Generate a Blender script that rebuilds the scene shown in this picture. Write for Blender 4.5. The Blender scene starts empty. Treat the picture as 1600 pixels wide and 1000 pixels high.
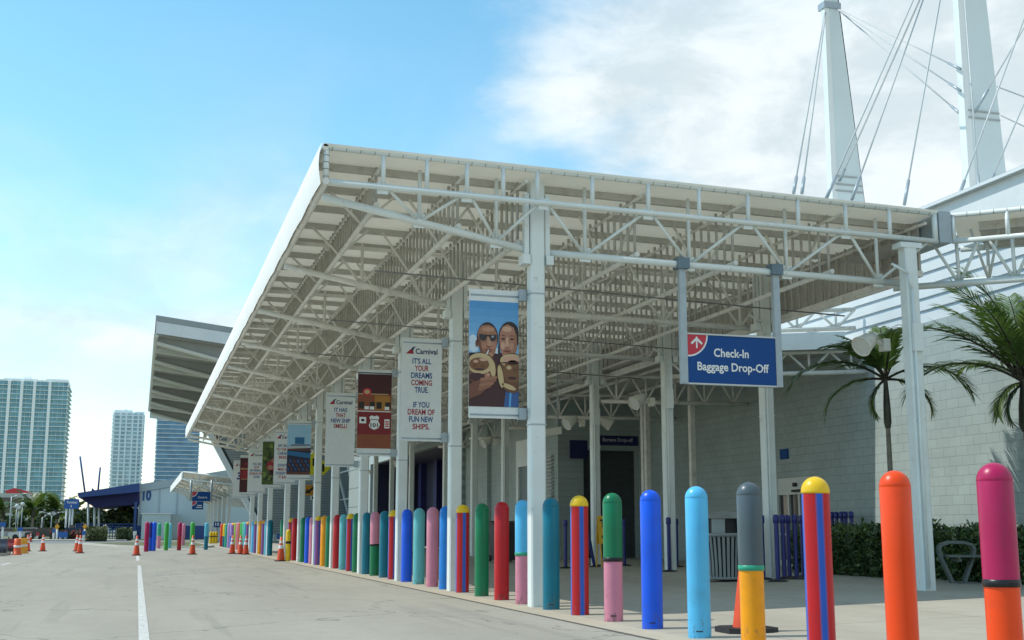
import bpy, bmesh, math, random
from mathutils import Vector, Matrix
R = math.radians
random.seed(7)
scene = bpy.context.scene
col = scene.collection

# ------------------------------------------------------------------ camera
EYE = 1.08
PITCH = math.atan(329/1900.); YAW = math.atan(586/math.hypot(1900, 329))
cam = bpy.data.cameras.new('camera'); co = bpy.data.objects.new('camera', cam); col.objects.link(co)
co.location = (0, 0, EYE); co.rotation_euler = (R(90)+PITCH, 0, -YAW)
cam.sensor_width = 36; cam.lens = 1900/1600*36; cam.clip_start = .1; cam.clip_end = 8000
scene.camera = co
scene.render.resolution_x = 1024; scene.render.resolution_y = 640
scene.view_settings.view_transform = 'Standard'; scene.view_settings.look = 'None'
scene.view_settings.exposure = 0.0; scene.view_settings.gamma = 1

# ------------------------------------------------------------------ sun and sky
SUN = Vector((-.70, .30, 1.0)).normalized()           # towards the sun
el = math.asin(SUN.z); rot = math.atan2(SUN.x, SUN.y)
sl = bpy.data.lights.new('sun', 'SUN'); sl.energy = 3.7; sl.angle = R(.53); sl.color = (1, .955, .87)
so = bpy.data.objects.new('sun', sl); col.objects.link(so)
so.rotation_euler = (-SUN).to_track_quat('-Z', 'Y').to_euler(); so.location = (-20, 10, 40)

w = bpy.data.worlds.new('World'); scene.world = w; w.use_nodes = True
nt = w.node_tree; nt.nodes.clear(); N = nt.nodes; L = nt.links
def wn(t, **k):
    n = N.new(t)
    for a, b in k.items(): setattr(n, a, b)
    return n
def wmath(op, a, b=None, c=None):
    n = wn('ShaderNodeMath', operation=op)
    for i, v in enumerate((a, b, c)):
        if v is None: continue
        if isinstance(v, (int, float)): n.inputs[i].default_value = v
        else: L.new(v, n.inputs[i])
    return n.outputs[0]
def wmap(v, a, b, c=0., d=1.):
    n = wn('ShaderNodeMapRange', interpolation_type='SMOOTHSTEP')
    L.new(v, n.inputs[0])
    for i, q in enumerate((a, b, c, d)): n.inputs[i+1].default_value = q
    return n.outputs[0]
out = wn('ShaderNodeOutputWorld'); bg = wn('ShaderNodeBackground'); bg.inputs[1].default_value = .145
sky = wn('ShaderNodeTexSky', sky_type='NISHITA', sun_disc=False)
sky.sun_elevation = el; sky.sun_rotation = rot; sky.air_density = 1.0; sky.dust_density = .25; sky.ozone_density = 1.0
tc = wn('ShaderNodeTexCoord'); sep = wn('ShaderNodeSeparateXYZ'); L.new(tc.outputs['Generated'], sep.inputs[0])
az = wmath('ARCTAN2', sep.outputs[0], sep.outputs[1])     # 0 = +Y, positive to the right
elv = wmath('ARCSINE', sep.outputs[2])
comb = wn('ShaderNodeCombineXYZ'); L.new(az, comb.inputs[0]); L.new(wmath('MULTIPLY', elv, 2.0), comb.inputs[1])
def wnoise(scale, detail, rough, off=0., dist=.3):
    mp = wn('ShaderNodeVectorMath', operation='ADD'); L.new(comb.outputs[0], mp.inputs[0]); mp.inputs[1].default_value = (off, off*.7, off*.3)
    n = wn('ShaderNodeTexNoise'); L.new(mp.outputs[0], n.inputs['Vector'])
    n.inputs['Scale'].default_value = scale; n.inputs['Detail'].default_value = detail
    n.inputs['Roughness'].default_value = rough; n.inputs['Distortion'].default_value = dist
    return n.outputs[0]
n1 = wnoise(4.2, 7, .50, 3.1); n2 = wnoise(2.6, 6, .5, 7.3, .6); n3 = wnoise(9, 7, .6, 1.7)
# big bank of cloud to the right
azr = wmath('ADD', az, wmath('ADD', wmath('MULTIPLY', wmath('SUBTRACT', n1, .5), .42), wmath('MULTIPLY', wmath('SUBTRACT', n3, .5), .16)))
bank = wmap(azr, .27, .46)
hi = wmap(wmath('SUBTRACT', elv, wmath('MULTIPLY', wmath('SUBTRACT', az, .30), .15)), .30, .52, 1.0, .6)
bank = wmath('MULTIPLY', bank, hi)
# low bank to the left
elq = wmath('ADD', elv, wmath('MULTIPLY', wmath('SUBTRACT', n2, .5), .16))
low = wmath('MULTIPLY', wmath('MULTIPLY', wmap(elq, .225, .165), wmap(elv, .085, .145, .35, 1.0)), wmap(az, .22, .02))
low = wmath('MULTIPLY', low, wmap(n1, .34, .54, .25, 1.0))
# thin streaks
st = wmath('MULTIPLY', wmap(n2, .46, .70), .55)
st = wmath('MULTIPLY', st, wmap(elv, .45, .2))
cl = wmath('MAXIMUM', wmath('MAXIMUM', bank, low), st)
cl = wmath('MINIMUM', cl, .96)
ccol = wn('ShaderNodeMixRGB'); L.new(wmap(n3, .36, .66), ccol.inputs[0])
ccol.inputs[1].default_value = (5.0, 5.7, 6.0, 1); ccol.inputs[2].default_value = (6.8, 7.3, 7.45, 1)
hs = wn('ShaderNodeHueSaturation'); hs.inputs['Hue'].default_value = .474; hs.inputs['Saturation'].default_value = 1.17; hs.inputs['Value'].default_value = 1.5
L.new(sky.outputs[0], hs.inputs['Color'])
mx = wn('ShaderNodeMixRGB'); L.new(cl, mx.inputs[0]); L.new(hs.outputs[0], mx.inputs[1]); L.new(ccol.outputs[0], mx.inputs[2])
L.new(mx.outputs[0], bg.inputs[0]); L.new(bg.outputs[0], out.inputs[0])

# ------------------------------------------------------------------ helpers
FW = Vector((math.sin(YAW)*math.cos(PITCH), math.cos(YAW)*math.cos(PITCH), math.sin(PITCH)))
RT = Vector((math.cos(YAW), -math.sin(YAW), 0)); UP = RT.cross(FW); EY = Vector((0, 0, EYE))
def ray(x, y): return FW*1900 + RT*(x-800) - UP*(y-500)
def pg(x, y, z=0): d = ray(x, y); return EY + d*((z-EYE)/d.z)       # survey: where a sight line meets a level, or a plane
def px(x, y, X): d = ray(x, y); return EY + d*(X/d.x)
def py(x, y, Y): d = ray(x, y); return EY + d*(Y/d.y)

class MB:
    def __init__(s): s.v = []; s.f = []; s.m = []; s.sm = []
    def add(s, vs, fs, mi=0, smooth=False):
        o = len(s.v); s.v += [Vector(q) for q in vs]
        for f in fs: s.f.append([i+o for i in f]); s.m.append(mi); s.sm.append(smooth)
        return s
    def box(s, x0, x1, y0, y1, z0, z1, mi=0):
        return s.add([(x0,y0,z0),(x1,y0,z0),(x1,y1,z0),(x0,y1,z0),(x0,y0,z1),(x1,y0,z1),(x1,y1,z1),(x0,y1,z1)],
              [(0,3,2,1),(4,5,6,7),(0,1,5,4),(1,2,6,5),(2,3,7,6),(3,0,4,7)], mi)
    def cbox(s, x0, x1, y0, y1, z0, z1, b=.02, mi=0):               # vertical edges chamfered
        p = [(x0+b,y0),(x1-b,y0),(x1,y0+b),(x1,y1-b),(x1-b,y1),(x0+b,y1),(x0,y1-b),(x0,y0+b)]
        return s.prism([(a, c, z0) for a, c in p], (0, 0, z1-z0), mi)
    def prism(s, pts, ext, mi=0):
        n = len(pts); e = Vector(ext); P = [Vector(q) for q in pts]
        nrm = Vector((0,0,0))
        for i in range(n): nrm += P[i].cross(P[(i+1) % n])
        if nrm.dot(e) > 0: P = P[::-1]
        return s.add(P+[q+e for q in P], [list(range(n)), list(range(2*n-1, n-1, -1))]+[(i, i+n, (i+1) % n+n, (i+1) % n) for i in range(n)], mi)
    def tube(s, p, q, r, n=8, mi=0, r2=None, smooth=True):
        p = Vector(p); q = Vector(q); d = q-p
        if d.length < 1e-5: return s
        d.normalize(); a = d.orthogonal().normalized(); b = d.cross(a); r2 = r if r2 is None else r2
        vs = [p+(a*math.cos(2*math.pi*i/n)+b*math.sin(2*math.pi*i/n))*r for i in range(n)]+[q+(a*math.cos(2*math.pi*i/n)+b*math.sin(2*math.pi*i/n))*r2 for i in range(n)]
        s.add(vs, [(i, (i+1) % n, (i+1) % n+n, i+n) for i in range(n)], mi, smooth)
        o = len(s.v)-2*n
        s.f += [[o+i for i in range(n)][::-1], [o+n+i for i in range(n)]]; s.m += [mi, mi]; s.sm += [False, False]
        return s
    def bar(s, p, q, wd, ht, mi=0, up=(0,0,1)):
        p = Vector(p); q = Vector(q); d = (q-p).normalized(); u = Vector(up)
        a = d.cross(u)
        if a.length < 1e-4: a = d.cross(Vector((1,0,0)))
        a.normalize(); b = a.cross(d).normalized(); a = a*wd/2; b = b*ht/2
        return s.add([p-a-b,p+a-b,p+a+b,p-a+b,q-a-b,q+a-b,q+a+b,q-a+b], [(0,1,2,3),(7,6,5,4),(1,0,4,5),(2,1,5,6),(3,2,6,7),(0,3,7,4)], mi)
    def lathe(s, prof, n=20, o=(0,0,0), ax=(0,0,1), mi=0, smooth=True, arc=None):
        o = Vector(o); ax = Vector(ax).normalized(); a = ax.orthogonal().normalized() if abs(ax.z) < .999 else Vector((1,0,0)); b = ax.cross(a)
        vs = []
        for r, z in prof:
            for i in range(n): t = 2*math.pi*i/n; vs.append(o+ax*z+(a*math.cos(t)+b*math.sin(t))*r)
        base = len(s.v); s.v += vs
        for k in range(len(prof)-1):
            for i in range(n):
                j = (i+1) % n; m = mi(i, k) if callable(mi) else mi
                s.f.append([base+k*n+i, base+k*n+j, base+(k+1)*n+j, base+(k+1)*n+i]); s.m.append(m); s.sm.append(smooth)
        return s
    def disc(s, c, r, nrm, n=16, mi=0):
        c = Vector(c); d = Vector(nrm).normalized(); a = d.orthogonal().normalized(); b = d.cross(a)
        return s.add([c+(a*math.cos(2*math.pi*i/n)+b*math.sin(2*math.pi*i/n))*r for i in range(n)], [list(range(n))], mi)
    def curve(s, pts, r, n=7, mi=0):
        for a, b in zip(pts[:-1], pts[1:]): s.tube(a, b, r, n, mi)
        return s
    def build(s, name, mats, parent=None, label=None, org=None):
        me = bpy.data.meshes.new(name)
        o0 = Vector(org) if org is not None else (parent_origin(parent) if parent else Vector((0,0,0)))
        me.from_pydata([tuple(q-o0) for q in s.v], [], s.f)
        if not isinstance(mats, (list, tuple)): mats = [mats]
        for m in mats: me.materials.append(m)
        me.polygons.foreach_set('material_index', s.m); me.polygons.foreach_set('use_smooth', s.sm)
        me.update()
        o = bpy.data.objects.new(name, me); col.objects.link(o)
        if parent: o.parent = parent
        else: o.location = o0
        if label: o['label'] = label
        return o
def parent_origin(p):
    o = Vector((0,0,0))
    while p: o += p.location; p = p.parent
    return o
def tag(o, label, cat, group=None):
    o['label'] = label; o['category'] = cat
    if group: o['group'] = group
    return o
def thing(name, label, cat, loc=(0,0,0), group=None):
    o = bpy.data.objects.new(name, None); o.empty_display_size = .2; col.objects.link(o); o.location = loc
    return tag(o, label, cat, group)
def struct(o): o['kind'] = 'structure'; return o
def stuff(o): o['kind'] = 'stuff'; return o
def copy_thing(o, loc, label=None, group=None, rz=None):
    c = o.copy(); col.objects.link(c); c.location = loc
    if rz is not None: c.rotation_euler = (0, 0, rz)
    if label: c['label'] = label
    if group: c['group'] = group
    for ch in list(o.children):
        d = ch.copy(); col.objects.link(d); d.parent = c
        for g in list(ch.children):
            e = g.copy(); col.objects.link(e); e.parent = d
    return c

# ------------------------------------------------------------------ materials
_mats = {}
def mat(name, c, rough=.5, var=.08, vscale=3., bump=0., bscale=40., metal=0., spec=.5, dirt=None, dscale=1.5, coat=0., dlo=.5, dhi=.75):
    if name in _mats: return _mats[name]
    m = bpy.data.materials.new(name); m.use_nodes = True; t = m.node_tree; p = t.nodes['Principled BSDF']
    p.inputs['Roughness'].default_value = rough; p.inputs['Metallic'].default_value = metal; p.inputs['Specular IOR Level'].default_value = spec
    if coat: p.inputs['Coat Weight'].default_value = coat; p.inputs['Coat Roughness'].default_value = .12
    g = t.nodes.new('ShaderNodeNewGeometry')
    n = t.nodes.new('ShaderNodeTexNoise'); n.inputs['Scale'].default_value = vscale; n.inputs['Detail'].default_value = 6; n.inputs['Roughness'].default_value = .6
    t.links.new(g.outputs['Position'], n.inputs['Vector'])
    r = t.nodes.new('ShaderNodeMapRange'); r.inputs[1].default_value = .3; r.inputs[2].default_value = .7; r.inputs[3].default_value = 1-var; r.inputs[4].default_value = 1+var
    t.links.new(n.outputs[0], r.inputs[0])
    x = t.nodes.new('ShaderNodeVectorMath'); x.operation = 'SCALE'; x.inputs[0].default_value = c[:3]; t.links.new(r.outputs[0], x.inputs['Scale'])
    last = x.outputs[0]
    if dirt:
        n2 = t.nodes.new('ShaderNodeTexNoise'); n2.inputs['Scale'].default_value = dscale; n2.inputs['Detail'].default_value = 9; n2.inputs['Roughness'].default_value = .7
        t.links.new(g.outputs['Position'], n2.inputs['Vector'])
        r2 = t.nodes.new('ShaderNodeMapRange'); r2.inputs[1].default_value = dlo; r2.inputs[2].default_value = dhi; t.links.new(n2.outputs[0], r2.inputs[0])
        mm = t.nodes.new('ShaderNodeMixRGB'); t.links.new(r2.outputs[0], mm.inputs[0]); t.links.new(last, mm.inputs[1]); mm.inputs[2].default_value = (*dirt, 1); last = mm.outputs[0]
    t.links.new(last, p.inputs['Base Color'])
    if bump:
        n3 = t.nodes.new('ShaderNodeTexNoise'); n3.inputs['Scale'].default_value = bscale; n3.inputs['Detail'].default_value = 5
        t.links.new(g.outputs['Position'], n3.inputs['Vector'])
        b = t.nodes.new('ShaderNodeBump'); b.inputs['Strength'].default_value = bump; b.inputs['Distance'].default_value = .02
        t.links.new(n3.outputs[0], b.inputs['Height']); t.links.new(b.outputs[0], p.inputs['Normal'])
    _mats[name] = m; return m
def translucent(m, c, fac):
    t = m.node_tree; p = t.nodes['Principled BSDF']; o = t.nodes['Material Output']
    tr = t.nodes.new('ShaderNodeBsdfTranslucent'); tr.inputs[0].default_value = (*c, 1)
    mx = t.nodes.new('ShaderNodeMixShader'); mx.inputs[0].default_value = fac
    t.links.new(p.outputs[0], mx.inputs[1]); t.links.new(tr.outputs[0], mx.inputs[2]); t.links.new(mx.outputs[0], o.inputs[0]); return m

WHITE = mat('white_steel_paint', (.68, .73, .705), .42, .05, 2.5, .03, 60, dirt=(.42, .36, .27), dscale=7, dlo=.60, dhi=.82)
TRUSS = mat('weathered_truss_paint', (.72, .71, .65), .55, .10, 4, .05, 60, dirt=(.30, .26, .19), dscale=6, dlo=.55, dhi=.80)
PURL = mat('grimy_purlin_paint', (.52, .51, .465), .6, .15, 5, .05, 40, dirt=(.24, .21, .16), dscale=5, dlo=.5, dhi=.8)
SOFF = translucent(mat('cream_roof_membrane', (.84, .825, .75), .6, .05, 1.2, .04, 12, dirt=(.66, .62, .52), dscale=2.2, dlo=.55, dhi=.85), (.86, .845, .78), .36)
PICK = mat('shaded_picket_paint', (.47, .455, .40), .6, .15, 5, dirt=(.25, .22, .17), dscale=6, dlo=.5, dhi=.8)  # darker than the truss paint, shade under the roof put into the colour
FASC = mat('white_fascia_membrane', (.80, .80, .77), .5, .03, 1.5, .1, 3, dirt=(.62, .60, .54), dscale=1.2, dlo=.6, dhi=.9)
GALV = mat('galvanised_grey', (.34, .40, .43), .4, .08, 8, metal=.25)
BLACK = mat('black_rubber', (.015, .016, .018), .6, .2, 9)
CLAMP = mat('dark_lacing', (.20, .20, .19), .6, .2, 9)

# ------------------------------------------------------------------ ground, road, walkway
def floor_mat(name, base, dark, joint=None, jx=3., jy=3., jw=.012, speck=.12, seed=0., stain=.55, cracks=False):
    m = bpy.data.materials.new(name); m.use_nodes = True; t = m.node_tree; p = t.nodes['Principled BSDF']; p.inputs['Roughness'].default_value = .88
    p.inputs['Specular IOR Level'].default_value = .25
    g = t.nodes.new('ShaderNodeNewGeometry')
    def noise(sc, de, ro, sx=1., sy=1.):
        mp = t.nodes.new('ShaderNodeMapping'); mp.inputs['Scale'].default_value = (sx, sy, 1); mp.inputs['Location'].default_value = (seed, seed*2, 0)
        t.links.new(g.outputs['Position'], mp.inputs[0])
        n = t.nodes.new('ShaderNodeTexNoise'); n.inputs['Scale'].default_value = sc; n.inputs['Detail'].default_value = de; n.inputs['Roughness'].default_value = ro
        t.links.new(mp.outputs[0], n.inputs['Vector']); return n.outputs[0]
    def ramp(v, a, b, c=0., d=1.):
        r = t.nodes.new('ShaderNodeMapRange'); t.links.new(v, r.inputs[0])
        for i, q in enumerate((a, b, c, d)): r.inputs[i+1].default_value = q
        return r.outputs[0]
    def mix(f, a, b, mode='MIX'):
        x = t.nodes.new('ShaderNodeMixRGB'); x.blend_type = mode
        for i, q in enumerate((f, a, b)):
            if hasattr(q, 'links'): t.links.new(q, x.inputs[i])
            elif i == 0: x.inputs[0].default_value = q
            else: x.inputs[i].default_value = (*q, 1)
        return x.outputs[0]
    c = mix(ramp(noise(.35, 8, .65, 1.6, .35), .38, .72, 0, stain), base, dark)              # tyre-long stains along the road
    c = mix(ramp(noise(3.0, 6, .7), .45, .75, 0, .45), c, dark)
    sp = ramp(noise(70, 3, .6), .3, .7, 1-speck, 1+speck)
    sc = t.nodes.new('ShaderNodeVectorMath'); sc.operation = 'SCALE'; t.links.new(c, sc.inputs[0]); t.links.new(sp, sc.inputs['Scale']); c = sc.outputs[0]
    vor = t.nodes.new('ShaderNodeTexVoronoi'); vor.inputs['Scale'].default_value = 1.1; vor.feature = 'F1'; t.links.new(g.outputs['Position'], vor.inputs['Vector'])
    c = mix(ramp(vor.outputs[0], .035, .05, .65, 0), c, (.05, .048, .044))                    # gum and oil spots
    if cracks:
        ve = t.nodes.new('ShaderNodeTexVoronoi'); ve.feature = 'DISTANCE_TO_EDGE'; ve.inputs['Scale'].default_value = .22
        wv = t.nodes.new('ShaderNodeVectorMath'); wv.operation = 'ADD'; nz = t.nodes.new('ShaderNodeTexNoise'); nz.inputs['Scale'].default_value = 1.3; nz.inputs['Detail'].default_value = 8
        t.links.new(g.outputs['Position'], nz.inputs['Vector']); t.links.new(g.outputs['Position'], wv.inputs[0]); t.links.new(nz.outputs['Color'], wv.inputs[1]); t.links.new(wv.outputs[0], ve.inputs['Vector'])
        c = mix(ramp(ve.outputs[0], .0015, .006, .55, 0), c, (.11, .105, .09))
        c = mix(ramp(noise(.8, 3, .5, 3.0, .12), .60, .66, 0, .30), c, (.20, .19, .165))             # tyre tracks
        c = mix(ramp(noise(22, 8, .75), .5, .8, 0, .35), c, (.47, .45, .39))
    if joint:
        s = t.nodes.new('ShaderNodeSeparateXYZ'); t.links.new(g.outputs['Position'], s.inputs[0])
        fs = None
        for ax, per in ((0, jx), (1, jy)):
            a = t.nodes.new('ShaderNodeMath'); a.operation = 'PINGPONG'; t.links.new(s.outputs[ax], a.inputs[0]); a.inputs[1].default_value = per/2
            v = ramp(a.outputs[0], jw*.6, jw*1.3, .75, 0)
            if fs is None: fs = v
            else:
                mm = t.nodes.new('ShaderNodeMath'); mm.operation = 'MAXIMUM'; t.links.new(fs, mm.inputs[0]); t.links.new(v, mm.inputs[1]); fs = mm.outputs[0]
        c = mix(fs, c, joint)
    t.links.new(c, p.inputs['Base Color'])
    b = t.nodes.new('ShaderNodeBump'); b.inputs['Strength'].default_value = .35; b.inputs['Distance'].default_value = .01
    t.links.new(noise(90, 4, .6), b.inputs['Height']); t.links.new(b.outputs[0], p.inputs['Normal'])
    return m
ROADM = floor_mat('worn_pale_asphalt', (.355, .333, .275), (.26, .243, .20), None, speck=.26, stain=.75, cracks=True)
WALKM = floor_mat('broom_finished_concrete', (.405, .375, .305), (.285, .258, .205), (.16, .15, .13), 3.1, 2.45, .012, .06, 5.)
EDGEM = floor_mat('tan_kerb_concrete', (.46, .41, .315), (.35, .30, .225), (.17, .155, .13), 50, 3.6, .01, .08, 9.)
FARM = floor_mat('far_asphalt', (.22, .23, .22), (.16, .17, .165), None, speck=.05, seed=3)
GRNDM = mat('dusty_turf_earth', (.17, .18, .10), .95, .25, .05)
PAINT = mat('worn_white_road_paint', (.62, .62, .58), .75, .1, 6, dirt=(.38, .365, .32), dscale=14, dlo=.42, dhi=.62)

def sheet(name, x0, x1, y0, y1, z, m):
    return struct(MB().add([(x0,y0,z),(x1,y0,z),(x1,y1,z),(x0,y1,z)], [(0,1,2,3)]).build(name, m))
sheet('ground', -4000, 4000, -300, 6000, -.06, GRNDM)
sheet('road', -60, 5.01, -40, 112, 0, ROADM)
struct(MB().add([(-220,112.01,0),(60,112.01,0),(60,137,0),(-220,137,0)], [(0,1,2,3)]).build('cross_road', FARM))
def wz(x): return 0 if x < 5.5 else (.16 if x > 11.7 else .16*(x-5.5)/6.2)
b = MB()
xs = [5.02, 5.5, 5.5, 11.7, 11.7, 40]
b.add([(5.42,-10,.004),(5.42,112,.004),(11.7,112,.164),(11.7,-10,.164),(40,-10,.164),(40,112,.164)], [(0,3,2,1),(3,4,5,2)])
struct(b.build('walkway', WALKM))
sheet('road_seam', 4.985, 5.03, -10, 112, .003, mat('tarry_seam', (.10, .095, .085), .9, .3, 8))
struct(MB().add([(5.03,-10,.006),(5.415,-10,.006),(5.415,112,.006),(5.03,112,.006)], [(0,1,2,3)]).build('kerb_strip', EDGEM))
sheet('lane_line', .07, .175, 4, 40.5, .005, PAINT)
o = sheet('lane_line', .02, .15, 47, 56, .005, PAINT)
o = MB().add([(.3, 31.2, .005), (5.0, 38.0, .005), (5.0, 38.16, .005), (.3, 31.36, .005)], [(0,1,2,3)]).build('stop_line', PAINT); struct(o)
sheet('lane_line', -4.1, -3.98, 30, 33, .005, PAINT); sheet('lane_line', -4.1, -3.98, 42, 45, .005, PAINT)
# grass island and far pavement
b = MB()
isl = [(-4.2, 104), (-1.2, 86), (.6, 82), (4.0, 79.5), (4.95, 84), (4.95, 108), (0, 109)]
b.prism([(x, y, -.02) for x, y in isl], (0, 0, .14))
struct(b.build('traffic_island_kerb', mat('pale_kerb', (.45, .43, .38), .8, .1)))
ins = [(-3.6, 103.6), (-1.0, 86.8), (.65, 82.6), (3.8, 80.3), (4.6, 84.4), (4.6, 107.5), (0, 108.5)]
MBi = MB().add([(x, y, .125) for x, y in ins], [list(range(len(ins)))])
struct(MBi.build('traffic_island_turf', mat('dry_turf', (.12, .13, .055), .95, .3, 2)))
struct(MB().box(-220, -1, 137.0, 146, -.04, .12).build('far_pavement', mat('cream_pavement', (.48, .46, .40), .85, .1)))

# ------------------------------------------------------------------ main canopy
CX0, CX1, CY0, CY1 = 2.25, 12.35, 16.55, 66.5
ROW1, ROW2 = 5.54, 11.78
COLY = [17.0, 21.85, 26.6, 31.4, 36.2, 39.95, 43.95, 48.3, 54.8, 59.3, 63.6]
def zt(x): return 6.48-.0195*(x-2.25)
def ztb(x): return 5.93-.0165*(x-2.25)
def zch(x): return 5.81-(x-2.32)*.187 if x < 5.40 else 5.22-.017*(x-5.40)
POSTS = [3.12, 3.76, 4.36, 4.91, 5.44, 6.31, 7.22, 8.07, 8.91, 9.79, 10.65, 11.46]
TOPN = [2.33, 3.12, 4.36, 5.54, 7.22, 8.91, 10.65, 12.27]
LOWN = [3.74, 4.92, 6.33, 8.07, 9.78, 11.46]
cnp = thing('long_canopy', 'long white steel truss canopy with cream membrane roof on square columns', 'canopy', (5.54, 17, 0))
# roof: membrane sagging slightly between purlins
ny = 42; PY_ = [CY0+(CY1-CY0)*i/ny for i in range(ny+1)]
b = MB(); xsr = [CX0, 3.12, 4.36, 5.54, 7.22, 8.91, 10.65, CX1]
vs = []; rows = []
for i in range(ny*2+1):
    y = CY0+(CY1-CY0)*i/(ny*2); s = .0 if i % 2 == 0 else .018
    rows.append([(x, y, zt(x)-.05-s) for x in xsr])
nx = len(xsr)
low = [q for r_ in rows for q in r_]; upv = [(x, y, z+.045) for x, y, z in low]; M = len(low)
fs = []
for i in range(ny*2):
    for j in range(nx-1):
        a = i*nx+j; fs.append((a, a+nx, a+nx+1, a+1)); fs.append((M+a, M+a+1, M+a+nx+1, M+a+nx))
fs += [(j, j+1, M+j+1, M+j) for j in range(nx-1)]
b.add(low+upv, fs); b.build('roof_membrane', SOFF, cnp)
# left fascia: bulging membrane panels
b = MB(); bays = 24; vs = []; seg = 6
NB = bays*4
for i in range(NB+1):
    y = CY0-.02+(CY1-CY0)*i/NB; t = (i % 4)/4.; sc = math.sin(math.pi*t)
    for k in range(seg+1):
        u = k/seg; bul = math.sin(math.pi*u)*.035+(.0)
        vs.append((CX0-.03-bul+.02*sc*0, y, zt(CX0)-.005-u*(.60-.035*sc)))
fs = []
for i in range(NB):
    for k in range(seg):
        a = i*(seg+1)+k; fs.append((a, a+1, a+seg+2, a+seg+1))
b.add(vs, fs, 0, True); b.build('fascia', FASC, cnp)
b = MB(); b.tube((CX0+.03, CY0, zt(CX0)-.06), (CX0+.03, CY1, zt(CX0)-.06), .045); b.tube((CX0+.05, CY0, 5.92), (CX0+.05, CY1, 5.92), .05)
for y in [CY0+.05+1.19*i for i in range(42)]: b.tube((CX0+.04, y, 5.92), (CX0+.04, y, 6.4), .03, 6)
b.build('fascia_rail', TRUSS, cnp)
# front edge frame
fy = 16.6
b = MB(); b.tube((CX0+.02, fy, zt(CX0)-.05), (CX1, fy, zt(CX1)-.05), .04, 12); b.build('edge_pipe', WHITE, cnp)
b = MB(); x = CX0+.12
while x < CX1-.05: b.tube((x, fy, zt(x)-.05), (x+.008, fy, zt(x)-.05), .042, 12); x += .205
for z in (5.99, 6.1, 6.2, 6.3): b.tube((CX0+.05, fy, z), (CX0+.05, fy, z+.01), .047, 10)
b.tube((CX0+.02, fy+.043, zt(CX0)-.03), (CX1, fy+.043, zt(CX1)-.03), .006, 5); b.build('lacing', CLAMP, cnp)
b = MB(); b.tube((CX0+.02, fy, ztb(CX0)), (CX1, fy, ztb(CX1)), .042, 12); b.build('edge_tube', WHITE, cnp)
for x in [CX0+.05]+POSTS+[CX1-.03]:
    MB().tube((x, fy, ztb(x)), (x, fy, zt(x)-.05), .034 if 2.4 < x < 12 else .045, 10).build('edge_post', WHITE, cnp)
# column-line frames
def frame(y, m, ft):
    b = MB(); top = lambda x: zt(x)-.22
    b.tube((2.32, y, zch(2.32)), (5.40, y, zch(5.39)), .056, 10); b.tube((5.40, y, zch(5.42)), (12.0, y, zch(12.0)), .055, 10)
    if not ft: b.tube((2.32, y, top(2.32)), (12.3, y, top(12.3)), .04, 8)
    ty = 16.62 if ft else y
    tz = (lambda x: ztb(x)) if ft else top
    for x in LOWN:
        a = [q for q in TOPN if q < x][-1]; c = [q for q in TOPN if q > x][0]
        lo = (x, y, zch(x))
        b.tube(lo, (x, y if ft else ty, top(x)+.1), .031, 7); b.tube(lo, (a+.06, ty, tz(a)), .026, 7); b.tube(lo, (c-.06, ty, tz(c)), .026, 7)
    for x in LOWN: b.box(x-.09, x+.09, y-.006, y+.006, zch(x)-.09, zch(x)+.13)
    for x in TOPN[1:-1]: b.box(x-.08, x+.08, ty-.006, ty+.006, tz(x)-.10, tz(x)+.07)
    b.build('cross_frame', m, cnp)
for i, y in enumerate(COLY): frame(y, WHITE if i == 0 else TRUSS, i == 0)
# end frame beyond last column
frame(66.3, TRUSS, False)
# longitudinal trusses with close pickets and V braces
for x in [3.12, 4.36, 5.30, 7.22, 8.91, 10.65, 12.22]:
    b = MB(); zb = zch(x)+.12; zz = zt(x)-.20; y0 = 17.06
    b.tube((x, y0, zb), (x, CY1-.1, zb), .042, 8); b.tube((x, 16.7, zz), (x, CY1-.1, zz), .028, 6)
    y = y0+.1
    while y < CY1-.2:
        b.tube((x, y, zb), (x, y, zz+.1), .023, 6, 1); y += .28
    if x < 12:
        for i in range(len(COLY)-1):
            for q in (.27, .73):
                ym = COLY[i]+(COLY[i+1]-COLY[i])*q
                for dx in (-.5, .5): b.tube((x, ym, zb), (x+dx, ym, zt(x)-.2), .022, 6)
    b.build('longitudinal_truss', [TRUSS, PICK], cnp)
b = MB(); b.box(12.30, 12.34, 17.05, CY1-.1, 5.35, 6.2); b.build('edge_panel', PURL, cnp)
b = MB(); b.bar((12.26, 17.0, 5.30), (12.26, CY1, 5.30), .14, .10); b.build('edge_beam', TRUSS, cnp)
# purlins
for i in range(ny):
    y = CY0+.72+(CY1-CY0)*i/ny
    if y > CY1-.2: break
    b = MB(); b.bar((CX0+.05, y, zt(CX0)-.135), (CX1-.05, y, zt(CX1)-.135), .07, .105); b.build('purlin', PURL, cnp)
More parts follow.
